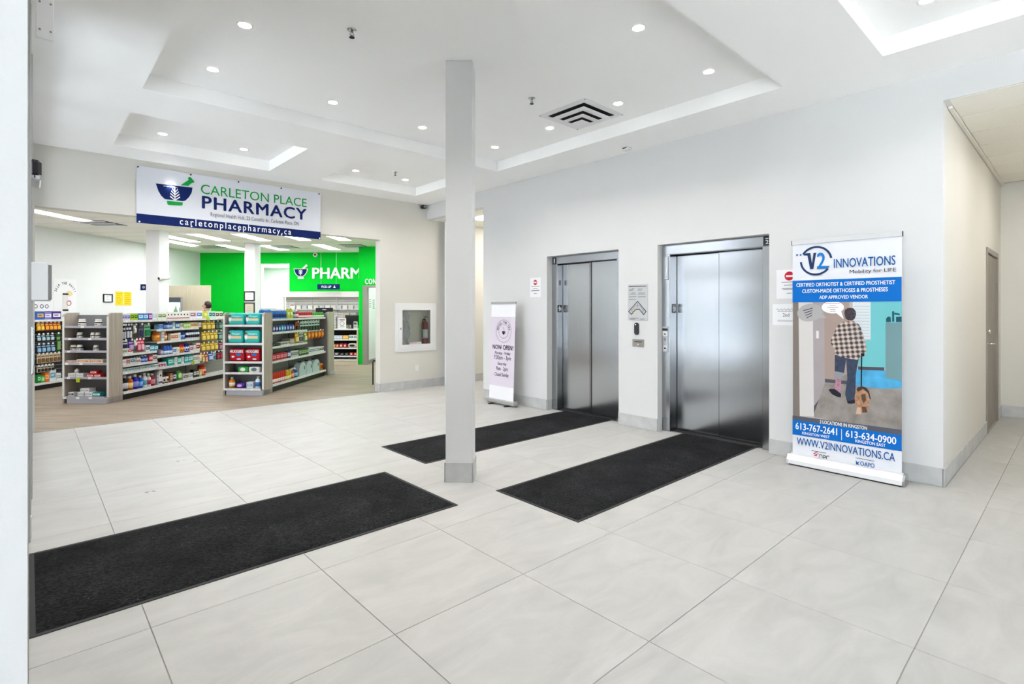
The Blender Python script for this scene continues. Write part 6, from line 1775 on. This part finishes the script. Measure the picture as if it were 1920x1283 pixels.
ES1 = end_display('end_display', 'taupe end display with sparse shelves of white pill jars', -7.295, -6.555, 7.79, 8.12, (1.185, .999, .805, .617, .396, .10), tags=((.3,), (.1, .42), (.08,), (.05, .28), (.08, .42), (.06, .27, .47)))
MB().box(.27, -0.006, .33, .33, -0.004, .40).build('shelf_tag', colmat('#b4c83a'), ES1)
stock(LEFT_END, 'left end display', lambda a, z: (pq(a, 7.87, z), R_PQ))
ES2 = end_display('end_display', 'taupe end display stacked with teal and red diaper packs', -5.268, -4.565, 8.65, 9.0, (1.18, .87, .56, .376, .11), 'shelf_white', tags=((.28,), (.3,), (.3,), (.05, .26, .46), (.05, .19, .36, .5)))
stock(RIGHT_END, 'right end display', lambda a, z: (pq(a, 8.735, z), R_PQ))
ES3 = thing('end_display', 'plain taupe end panel closing the far end of the short rack', 'display shelf', pq(-5.17, 11.38, 0), R_PQ)
for x in (0.0, 0.62):
    MB().cbox(x, 0, 0, x + 0.03, 0.33, 1.395, 0.004).build('side_panel', 'laminate', ES3)
MB().box(0.03, 0.02, 0.06, 0.62, 0.04, 1.36).build('back_panel', 'shelf_grey', ES3)
MB().cbox(0.02, 0.08, 0, 0.66, 0.36, 0.08, 0.002).build('plinth', 'shelf_lilac', ES3)
MB().box(0.651, 0.10, 1.345, 0.653, 0.20, 1.375).build('shelf_tag', colmat('#b4c83a'), ES3)

# ---- lime shelf flags hanging off the long rack
for q, z, nm in ((9.83, .40, 'lower'), (10.30, 1.22, 'upper')):
    t = thing('shelf_flag', f'{nm} lime green price flag on the long aisle rack', 'price flag', pq(-6.545, q, z), R_P)
    MB().add([(-0.06, 0, .05), (0.0, -0.004, -.02), (0.07, 0, .03), (0.02, -0.002, .07)], [(0, 1, 2, 3)]).add([(-0.06, .002, .05), (0.0, -0.002, -.02), (0.07, .002, .03), (0.02, 0, .07)], [(3, 2, 1, 0)]).build('flag_card', colmat('#b4c83a'), t)
    MB().box(-0.005, 0.001, 0.03, 0.005, 0.02, 0.06).build('clip', 'white_plastic', t)

# ---- white topper sign with rings on the left rack
t = thing('header_sign', 'white header card with a row of dark rings above the left wall rack', 'sign', pq(-9.2, 9.42, 1.405), R_P)
MB().box(-0.5, 0, 0.02, 0.28, 0.01, 0.30).build('card', 'paper', t)
for x in (-0.20, -0.08, 0.04, 0.14):
    arc(x, 0.1, 0.032, 0.012, 0, 2 * PI, 'e_line', t, -0.003, 'ring_mark', 20)
MB().box(-0.45, -0.002, 0.2, 0.22, -0.0005, 0.215).build('printed_line', 'e_line2', t)
for x in (-.4, .2):
    MB().box(x, 0.01, -0.14, x + 0.02, 0.02, 0.2).build('support', 'shelf_white', t)

# ---- posters and papers on the left pharmacy wall
t = thing('wall_poster', 'white poster with arched slogan and a phone drawing on the left pharmacy wall', 'poster', pq(-9.798, 10.60, 1.25), R_P)
MB().box(-0.27, -0.003, 0, 0.27, 0, 0.84).build('sheet', 'paper', t)
for i, ch in enumerate('SKIP THE WAIT!'):
    if ch == ' ': continue
    ang = math.radians(158 - 136 * i / 13)
    o = obj('lettering', text_mesh(ch, 'p_ink', 0.03), t)
    wch = 0.030 if ch not in 'I!' else 0.010
    th = ang - PI / 2
    cx, cz = 0.0 + 0.215 * math.cos(ang), 0.48 + 0.24 * math.sin(ang)
    o.scale = (wch, 1, 0.055); o.rotation_euler = (0, -th, 0)
    o.location = (cx - wch / 2 * math.cos(th), -0.004, cz - wch / 2 * math.sin(th))
MB().cbox(-0.06, -0.008, 0.18, 0.06, -0.003, 0.52, 0.004).build('phone_drawing', 'p_plate', t)
MB().box(-0.065, -0.010, 0.50, 0.065, -0.006, 0.535).build('phone_drawing', 'p_ink', t)
MB().box(-0.065, -0.010, 0.165, 0.065, -0.006, 0.2).build('phone_drawing', 'p_ink', t)
poly(disc_pts(0.09, 0.53, 0.08, 0.06), colmat('#e6d4b0'), t, -0.0035, 'speech_shape')
arc(0.08, 0.33, 0.05, 0.012, 0, 2 * PI, 's_red', t, -0.009, 'ring_mark', 20)
for z in (0.08, 0.05):
    MB().box(-0.16, -0.004, z, 0.16, -0.003, z + 0.006).build('printed_line', 'e_line2', t)
t = thing('framed_certificate', 'small black framed certificate on the left pharmacy wall', 'frame', pq(-9.798, 11.695, 1.61), R_P)
MB().box(-0.13, -0.02, 0, 0.13, 0, 0.018).box(-0.13, -0.02, 0.174, 0.13, 0, 0.192).box(-0.13, -0.02, 0.018, -0.112, 0, 0.174).box(0.112, -0.02, 0.018, 0.13, 0, 0.174).build('frame', 'black_plastic', t)
MB().box(-0.112, -0.006, 0.018, 0.112, 0, 0.174).build('certificate', 'paper', t)
for z, w in ((.13, .05), (.10, .03), (.07, .06)):
    MB().box(-w, -0.007, z, w * .6, -0.006, z + .004).build('printed_line', 'e_line2', t)
for q, nm in ((12.036, 'left'), (12.29, 'right')):
    t = thing('yellow_notice', f'{nm} of two yellow paper notices on the left pharmacy wall', 'paper', pq(-9.798, q, 1.543), R_P)
    MB().box(-0.118, -0.002, 0, 0.118, 0, 0.33).build('sheet', 'yellow_paper', t)
    for r_ in range(6):
        MB().box(-.09, -0.003, .28 - r_ * .045, .09 - .03 * (r_ % 3), -0.002, .288 - r_ * .045).build('printed_line', colmat('#a8901c'), t)

# ---- pharmacy columns
def ph_column(label, p0, p1, q0, q1):
    t = thing('shop_column', label, 'column', pq((p0 + p1) / 2, (q0 + q1) / 2, 0), R_PQ)
    a, b = (p1 - p0) / 2, (q1 - q0) / 2
    MB().cbox(-a, -b, 0.0, a, b, ZP - 0.001, 0.004).build('shaft', 'pharmacy_paint', t)
    MB().box(-a - .008, -b - .008, 0, a + .008, b + .008, 0.1).build('base_strip', 'frame_grey', t)
    return t
ph_column('wide white pharmacy column left of the green wall with a camera on it', -8.06, -7.776, 10.6, 10.90)
ph_column('white pharmacy column with framed certificates in front of the green wall', -7.226, -6.965, 12.84, 13.12)
t = thing('bullet_camera', 'white bullet security camera on the left pharmacy column', 'camera', pq(-7.772, 10.72, 2.12), R_PQ)
MB().lathe([(0.045, 0.0), (0.045, 0.025)], 14, 0, 0, 'x').build('mount', 'white_plastic', t)
MB().tube([(0.02, 0, 0), (0.07, -0.02, -0.01)], 0.015).build('arm', 'white_plastic', t)
MB().tube([(0.10, 0.03, 0.0), (0.02, -0.16, -0.035)], 0.042, 14).build('body', 'white_plastic', t)
MB().tube([(0.022, -0.155, -0.034), (0.019, -0.163, -0.036)], 0.03, 14).build('lens', 'dark', t)
for k_, (z0, z1, lb) in enumerate(((1.66, 1.90, 'upper framed certificate on the pharmacy column'), (1.30, 1.62, 'lower framed certificate on the pharmacy column'))):
    t = thing('framed_certificate', lb, 'frame', pq(-7.096, 12.838, z0), R_PQ)
    h = z1 - z0
    MB().box(-0.135, -0.02, 0, 0.135, 0, 0.022).box(-0.135, -0.02, h - 0.022, 0.135, 0, h).box(-0.135, -0.02, 0.022, -0.113, 0, h - 0.022).box(0.113, -0.02, 0.022, 0.135, 0, h - 0.022).build('frame', 'black_plastic', t)
    MB().box(-0.113, -0.006, 0.022, 0.113, 0, h - 0.022).build('certificate', 'paper' if k_ == 0 else colmat('#d8d2be'), t)
    for j in range(3):
        MB().box(-.06, -0.007, h * (.65 - j * .14), .05, -0.006, h * (.65 - j * .14) + .005).build('printed_line', 'e_line2', t)

# ---- sign lettering on the green wall
t = thing('pharmacy_sign', 'large white letters with a navy mortar logo on the green back wall', 'sign', pq(-6.984, 15.048, 2.336), R_PQ)
ox = lambda p: p + 6.984
def sgn(pts, m_, y, nm):
    return MB().prism_y(pts, y, y + 0.02).build(nm, m_, t)
sgn([(-.012, .295), (.405, .295), (.385, .2), (.33, .115), (.27, .07), (.12, .07), (.06, .115), (.008, .2)], 'p_white', -0.022, 'logo_outline')
sgn([(.008, .283), (.385, .283), (.366, .2), (.315, .125), (.262, .083), (.128, .083), (.075, .125), (.027, .2)], 's_navy', -0.028, 'logo_bowl')
sgn([(.115, .0), (.28, .0), (.285, .05), (.11, .05)], 'p_white', -0.024, 'logo_foot')
sgn([(.235, .30), (.335, .395), (.36, .42), (.40, .385), (.385, .355), (.355, .345), (.315, .30)], 'p_white', -0.024, 'logo_pestle')
sgn([(.19, .10), (.204, .10), (.204, .27), (.19, .27)], 'p_white', -0.034, 'logo_leaf')
for z in (.12, .16, .20):
    sgn([(.197, z), (.25, z + .045), (.25, z + .065), (.197, z + .02)], 'p_white', -0.034, 'logo_leaf')
    sgn([(.197, z), (.144, z + .045), (.144, z + .065), (.197, z + .02)], 'p_white', -0.034, 'logo_leaf')
tm = text_mesh('PHARMACY', 'p_white', 0.03, 0.012)
o = obj('lettering', tm, t, (ox(-6.447), -0.014, 0.0)); o.scale = (2.36, 1, 0.326)
t = thing('security_camera', 'round white dome camera with black lens high on the green wall', 'camera', pq(-6.352, 15.048, 3.03), R_PQ)
MB().lathe([(0.06, -0.05), (0.065, -0.02), (0.065, 0.0)], 18, 0, 0, 'y').build('housing', 'white_plastic', t)
MB().lathe([(0.028, -0.056), (0.030, -0.05)], 14, 0, 0, 'y').build('lens', 'dark', t)
t = thing('hanging_sign', 'navy pick-up sign hanging on two wires before the green wall', 'sign', pq(-5.797, 14.6, 2.008), R_PQ)
MB().box(-0.32, 0, 0, 0.32, 0.015, 0.152).build('board', 's_navy', t)
text('PICK-UP', (-0.20, 0.045), (0.08, 0.11), 'p_white', t, -0.002, 0.02)
MB().prism_y([(.14, .05), (.2, .05), (.2, .065), (.185, .075), (.155, .075), (.14, .065)], -0.002, 0).prism_y(disc_pts(.17, .095, .015, .017, 12), -0.002, 0).build('person_icon', 'p_white', t)
for x in (-0.22, 0.22):
    MB().tube([(x, 0.007, 0.15), (x, 0.007, 1.09)], 0.003, 6).build('wire', 'white_plastic', t)
t = thing('hanging_sign', 'navy sign hanging behind the wide pharmacy column', 'sign', pq(-9.40, 12.6, 1.92), R_PQ)
MB().box(-0.32, 0, 0, 0.32, 0.015, 0.15).build('board', 's_navy', t)
arc(-0.235, 0.075, 0.022, 0.014, 0, 2 * PI, 'p_white', t, -0.002, 'ring_mark', 16)
for x in (-0.22, 0.22):
    MB().tube([(x, 0.007, 0.15), (x, 0.007, 1.17)], 0.003, 6).build('wire', 'white_plastic', t)
t = thing('room_sign', 'white raised lettering over the consultation doorway on green wall', 'sign', pq(-4.438, 13.648, 2.11), R_PQ)
o = obj('lettering', text_mesh('CONSULTATION', 'p_white', 0.012, 0.012, 1.1), t, (0, -0.014, 0)); o.scale = (1.02, 1, 0.14)

# ---- beige partition, cooler and person behind the long rack
t = thing('wood_partition', 'pale beige wood partition in front of the green wall', 'partition', pq(-9.79, 13.45, 0), R_PQ)
for k_ in range(2):
    MB().cbox(0.005 + k_ * 0.65, 0, 0, 0.65 + k_ * 0.65, 0.04, 2.075, 0.003).build('panel', 'panel_wood', t)
t = thing('display_stand', 'lit display stand with a dark header and bottle picture behind the long rack', 'display stand', pq(-9.25, 13.1, 0), R_PQ)
MB().cbox(-0.2, 0.02, 0, 0.2, 0.09, 1.76, 0.006).build('cabinet', 'grey_metal', t)
MB().cbox(-0.195, 0.0, 1.64, 0.195, 0.02, 1.755, 0.003).build('header', 'p_slate', t)
MB().cbox(-0.22, -0.12, 0, 0.22, 0.25, 0.02, 0.004).build('foot', 'grey_metal', t)
MB().box(-0.18, 0.008, 0.2, 0.18, 0.02, 1.62).build('lit_panel', 'screen', t)
MB().lathe([(0.05, 1.28), (0.055, 1.40), (0.03, 1.46), (0.015, 1.50), (0.015, 1.54)], 10, 0.08, 0.0).build('bottle_picture', colmat('#6f9a6a'), t)
MB().box(0.165, -0.004, 0.9, 0.18, 0.006, 1.5).build('door_handle', 'black_metal', t)

def skin(name, verts, edges, radii, m_, parent, sub=1):
    me = bpy.data.meshes.new(name)
    me.from_pydata(verts, edges, [])
    o = obj(name, me, parent)
    md = o.modifiers.new('skin', 'SKIN'); md.use_smooth_shade = True
    for i, r in enumerate(radii):
        sv = me.skin_vertices[0].data[i]
        sv.radius = r if isinstance(r, tuple) else (r, r)
        sv.use_root = (i == 0)
    sd = o.modifiers.new('subdivision', 'SUBSURF'); sd.levels = sd.render_levels = sub
    me.materials.append(MATS[m_])
    return o
# person at the counter: faces towards -P (local -x), turned a little down
t = thing('person', 'dark-haired person in a pale shirt standing behind the long rack', 'person', pq(-8.28, 13.0, 0), R_PQ)
V = [(0, 0, .92), (0, 0, 1.1), (0, 0, 1.28), (0, 0, 1.36), (-.01, 0, 1.42), (-.02, 0, 1.50), (-.015, 0, 1.565), (.0, 0, 1.61),
     (0, -.17, 1.31), (-.02, -.22, 1.06), (-.18, -.2, .98), (-.26, -.18, .98),
     (0, .17, 1.31), (-.02, .22, 1.06), (-.18, .2, .98), (-.26, .18, .98),
     (0, -.09, .86), (-.01, -.10, .48), (.02, -.10, .08), (-.13, -.11, .04),
     (0, .09, .86), (-.01, .10, .48), (.02, .10, .08), (-.13, .11, .04)]
E_ = [(0, 1), (1, 2), (2, 3), (3, 4), (4, 5), (5, 6), (6, 7), (2, 8), (8, 9), (9, 10), (10, 11), (2, 12), (12, 13), (13, 14), (14, 15), (0, 16), (16, 17), (17, 18), (18, 19), (0, 20), (20, 21), (21, 22), (22, 23)]
Rr = [(.11, .14), (.10, .13), (.10, .15), .06, .052, (.088, .072), (.098, .078), (.07, .06), .055, .042, .036, .034, .055, .042, .036, .034, .085, .058, .042, .035, .085, .058, .042, .035]
skin('body', V, E_, Rr, 'skin', t, 2)
skin('shirt', [V[i] for i in (1, 0, 2, 3, 8, 9, 12, 13)], [(0, 1), (0, 2), (2, 3), (2, 4), (4, 5), (2, 6), (6, 7)], [(.115, .145), (.12, .15), (.115, .165), .068, .068, .056, .068, .056], 'shirt', t, 2)
skin('trousers', [V[i] for i in (0, 16, 17, 18, 20, 21, 22)], [(0, 1), (1, 2), (2, 3), (0, 4), (4, 5), (5, 6)], [(.12, .15), .095, .068, .055, .095, .068, .055], 'trousers', t, 2)
hm = MB(); vs = []; fs = []
for j in range(9):
    a_ = PI / 2 - j * PI / 2 / 8 * 1.55
    for i in range(20):
        b_ = 2 * PI * i / 20
        rx_ = .098 * math.cos(a_) if a_ > 0 else .098 * math.cos(a_)
        x = math.cos(b_) * rx_ + .012
        if x < -.03: x = -.03 - (abs(x) - .03) * (.9 if j < 4 else .12)
        vs.append((x, math.sin(b_) * .085 * math.cos(a_), 1.555 + .105 * math.sin(a_) + (.03 if x < -.02 and j > 4 else 0)))
for j in range(8):
    for i in range(20):
        fs.append((j * 20 + i, j * 20 + (i + 1) % 20, (j + 1) * 20 + (i + 1) % 20, (j + 1) * 20 + i))
hm.add(vs, fs, True).build('hair', 'hair', t)
MB().puff(.035, .03, .04, .9, 10, 6).build('nose', 'skin', t, (-.118, -.015, 1.505))
for sy in (-1, 1):
    MB().puff(.02, .02, .014, .9, 8, 6).build('eye', 'dark', t, (-.096, sy * .032 - .01, 1.54))
    MB().puff(.035, .016, .05, .8, 10, 6).build('ear', 'skin', t, (.0, sy * .080 - .008, 1.50))
MB().puff(.02, .045, .012, .9, 8, 6).build('mouth', 'p_sock', t, (-.100, -.022, 1.462))

# ---- checkout counter with snack shelves beside the consultation wall
t = thing('snack_counter', 'pale checkout counter with three snack shelves beside the green consultation wall', 'counter', pq(-6.05, 13.58, 0), R_PQ)
CL = 1.43
MB().box(0, 0.02, 0, CL, 0.42, 0.11).build('plinth', 'panel_wood', t)
MB().box(0, 0.36, 0.11, CL, 0.40, 0.93).build('back_panel', 'dark', t)
for x in (0.0, CL - 0.025):
    MB().box(x, 0.0, 0.11, x + 0.025, 0.40, 0.91).build('side_panel', 'panel_wood', t)
for z in (0.665, 0.44, 0.23, 0.135):
    s_ = MB().box(0.025, 0.01, z - 0.02, CL - 0.025, 0.38, z).build('shelf', 'shelf_white', t)
    MB().box(0.025, 0.004, z - 0.03, CL - 0.025, 0.01, z + 0.006).build('price_rail', 'shelf_white', s_)
MB().cbox(-0.02, -0.02, 0.905, CL + 0.0, 0.55, 0.935, 0.004).build('worktop', 'shelf_white', t)
stock(SNACK, 'checkout counter', lambda a, z: (pq(a, 13.62, z), R_PQ))
def counter_item(name, label, cat, p, q, z=0.936):
    return thing(name, label, cat, pq(p, q, z), R_PQ)
t = counter_item('framed_sign', 'white framed sign with round emblem on the checkout counter', 'sign', -5.06, 13.66)
MB().cbox(-0.105, 0, 0, 0.105, 0.012, 0.285, 0.003).build('frame', 'p_plate', t)
arc(0, 0.14, 0.055, 0.010, 0, 2 * PI, 'e_line', t, -0.002, 'ring_mark', 20)
for z in (.24, .22, .05):
    MB().box(-.07, -.002, z, .07, 0, z + .008).build('printed_line', 'p_ink', t)
MB().box(-0.09, 0.012, 0, 0.09, 0.06, 0.01).build('easel_foot', 'p_plate', t)
t = counter_item('monitor', 'black backed point of sale monitor on the checkout counter', 'monitor', -4.86, 13.85)
MB().cbox(-0.19, 0, 0.10, 0.19, 0.03, 0.36, 0.006).build('screen_back', 'black_plastic', t)
MB().box(-0.03, 0.01, 0, 0.03, 0.03, 0.11).build('stem', 'black_metal', t)
MB().cbox(-0.1, -0.05, 0, 0.1, 0.1, 0.012, 0.003).build('base', 'black_metal', t)
t = counter_item('card_terminal', 'grey payment terminal at the right end of the checkout counter', 'terminal', -4.72, 13.68)
MB().cbox(-0.045, 0, 0, 0.045, 0.08, 0.19, 0.008).build('body', 'p_plate', t)
MB().box(-0.035, -0.002, 0.11, 0.035, 0, 0.17).build('screen', 'e_line', t)
for r_ in range(3):
    for c_ in range(3):
        MB().box(-.03 + c_ * .022, -.002, .03 + r_ * .022, -.014 + c_ * .022, 0, .045 + r_ * .022).build('key', 'p_slate', t)
t = counter_item('tilted_tablet', 'dark tilted customer tablet above the payment terminal', 'tablet', -4.70, 13.92)
MB().cbox(-0.08, 0, 0.24, 0.08, 0.02, 0.42, 0.006).build('screen_frame', 'black_plastic', t)
MB().box(-0.068, -0.002, 0.255, 0.068, 0, 0.405).build('screen', 'p_cabinet', t)
MB().box(-0.02, 0.005, 0, 0.02, 0.02, 0.25).build('stand', 'black_metal', t)
t = counter_item('counter_riser', 'small two-tier display of gum packs on the checkout counter', 'display stand', -5.43, 13.70)
for z in (0.0, 0.15, 0.29):
    MB().box(-0.22, 0, z, 0.16, 0.16, z + 0.012).build('tier', 'shelf_white', t)
for x in (-0.22, 0.15):
    MB().box(x, 0.1, 0, x + 0.01, 0.16, 0.32).build('support', 'shelf_grey', t)
for i, (p, z, c) in enumerate(((-5.60, .163, '#d8b8b8'), (-5.52, .163, '#c86a70'), (-5.44, .163, '#d89aa0'), (-5.36, .163, '#a84048'), (-5.59, .013, '#e6dcc0'), (-5.46, .013, '#2a2420'), (-5.34, .013, '#e0b040'))):
    place_product('box', 0.072, 0.10, c, '#ecebe6', pq(p, 13.705, .936 + z), R_PQ, ['pale pink', 'rose', 'salmon', 'dark red', 'cream', 'black', 'golden'][i] + ' little box in the two-tier checkout display', 'little boxes at the checkout')
t = counter_item('beige_box', 'beige cardboard box behind the framed sign at the checkout', 'box', -5.05, 13.90)
MB().cbox(-0.08, 0, 0, 0.08, 0.12, 0.42, 0.003).build('carton', colmat('#b8b4a0'), t)
MB().box(-0.08, -0.001, 0.19, 0.08, 0, 0.22).build('tape', colmat('#a8a490'), t)

# ---- white slat wall and dispensing shelves under the sign
t = thing('slat_wall', 'white slatted wall panel with shelves below the big white letters', 'shelving', pq(-7.22, 15.045, 0), R_PQ)
SW = 2.62
MB().box(0, -0.02, 0.0, SW, 0, 1.95).build('backing', 'shelf_grey', t)
z = 0.1
while z < 1.93:
    MB().cbox(0.0, -0.032, z, SW, -0.018, z + 0.066, 0.003).build('slat', 'slat_white', t)
    z += 0.075
MB().cbox(-0.06, -0.30, 1.80, SW, -0.03, 1.945, 0.004).build('canopy', 'slat_white', t)
for x in (-0.06, 0.75, 1.5, 2.25):
    MB().box(x, -0.06, 0.0, x + 0.03, -0.03, 1.8).build('upright', 'slat_white', t)
for i in range(14):
    x = 0.18 + i * 0.17
    c = ['#e6e4e0', '#dcdad4', '#c8ccd0'][i % 3]
    MB().cbox(x, -0.12, 1.46, x + 0.13, -0.04, 1.56, 0.003).build('small_carton', colmat(c), t)
s_ = MB().box(0.1, -0.2, 1.44, SW, -0.03, 1.458).build('shelf', 'slat_white', t)
t = thing('price_card', 'white card with red price mark on the slatted wall', 'card', pq(-7.03, 14.99, 1.60), R_PQ)
MB().box(-0.075, -0.003, -0.10, 0.075, 0, 0.06).build('card', 'paper', t)
MB().box(-0.03, -0.005, -0.05, 0.055, -0.003, -0.015).build('price_mark', 's_red', t)
MB().box(-0.055, -0.005, -0.04, -0.04, -0.003, -0.025).build('price_mark', 'dark', t)
t = thing('menu_board', 'long black monitor seen above the far end of the short rack', 'monitor', pq(-5.80, 14.3, 1.36), R_PQ)
MB().cbox(-0.24, 0, 0, 0.24, 0.03, 0.13, 0.004).build('housing', 'black_plastic', t)
MB().box(-0.05, -0.002, 0.075, 0.06, 0, 0.092).build('badge', 'p_plate', t)
MB().box(-0.03, 0.01, -0.45, 0.03, 0.03, 0.01).build('stem', 'black_metal', t)
MB().cbox(-0.12, -0.06, -0.46, 0.12, 0.1, -0.445, 0.003).build('base', 'black_metal', t)
t = thing('dispensary_counter', 'white dispensary counter behind the checkout', 'counter', pq(-7.10, 14.18, 0), R_PQ)
MB().box(0.02, 0.02, 0, 2.40, 0.40, 0.87).build('body', 'slat_white', t)
MB().cbox(0, 0, 0.87, 2.42, 0.42, 0.90, 0.004).build('worktop', 'shelf_white', t)

# ---- chair behind the opening's right edge
t = thing('visitor_chair', 'black-framed chair half hidden by the right edge of the shop opening', 'chair', (5.10, 9.02, 0), -PI / 2)
for sx in (-1, 1):
    MB().tube([(sx * .25, -.22, 0), (sx * .25, -.22, .44), (sx * .25, -.20, .46), (sx * .25, .22, .46)], 0.014).build('leg', 'black_metal', t)
    MB().tube([(sx * .25, .22, 0), (sx * .25, .22, .46), (sx * .25, .26, .9)], 0.014).build('leg', 'black_metal', t)
MB().cbox(-0.25, -0.23, 0.455, 0.25, 0.22, 0.50, 0.015).build('seat', 'black_plastic', t)
MB().cbox(-0.25, 0.22, 0.62, 0.25, 0.26, 0.92, 0.012).build('backrest', 'black_plastic', t)
for o in list(t.children):
    if o.name.startswith('backrest'): o.location.y = 0.03
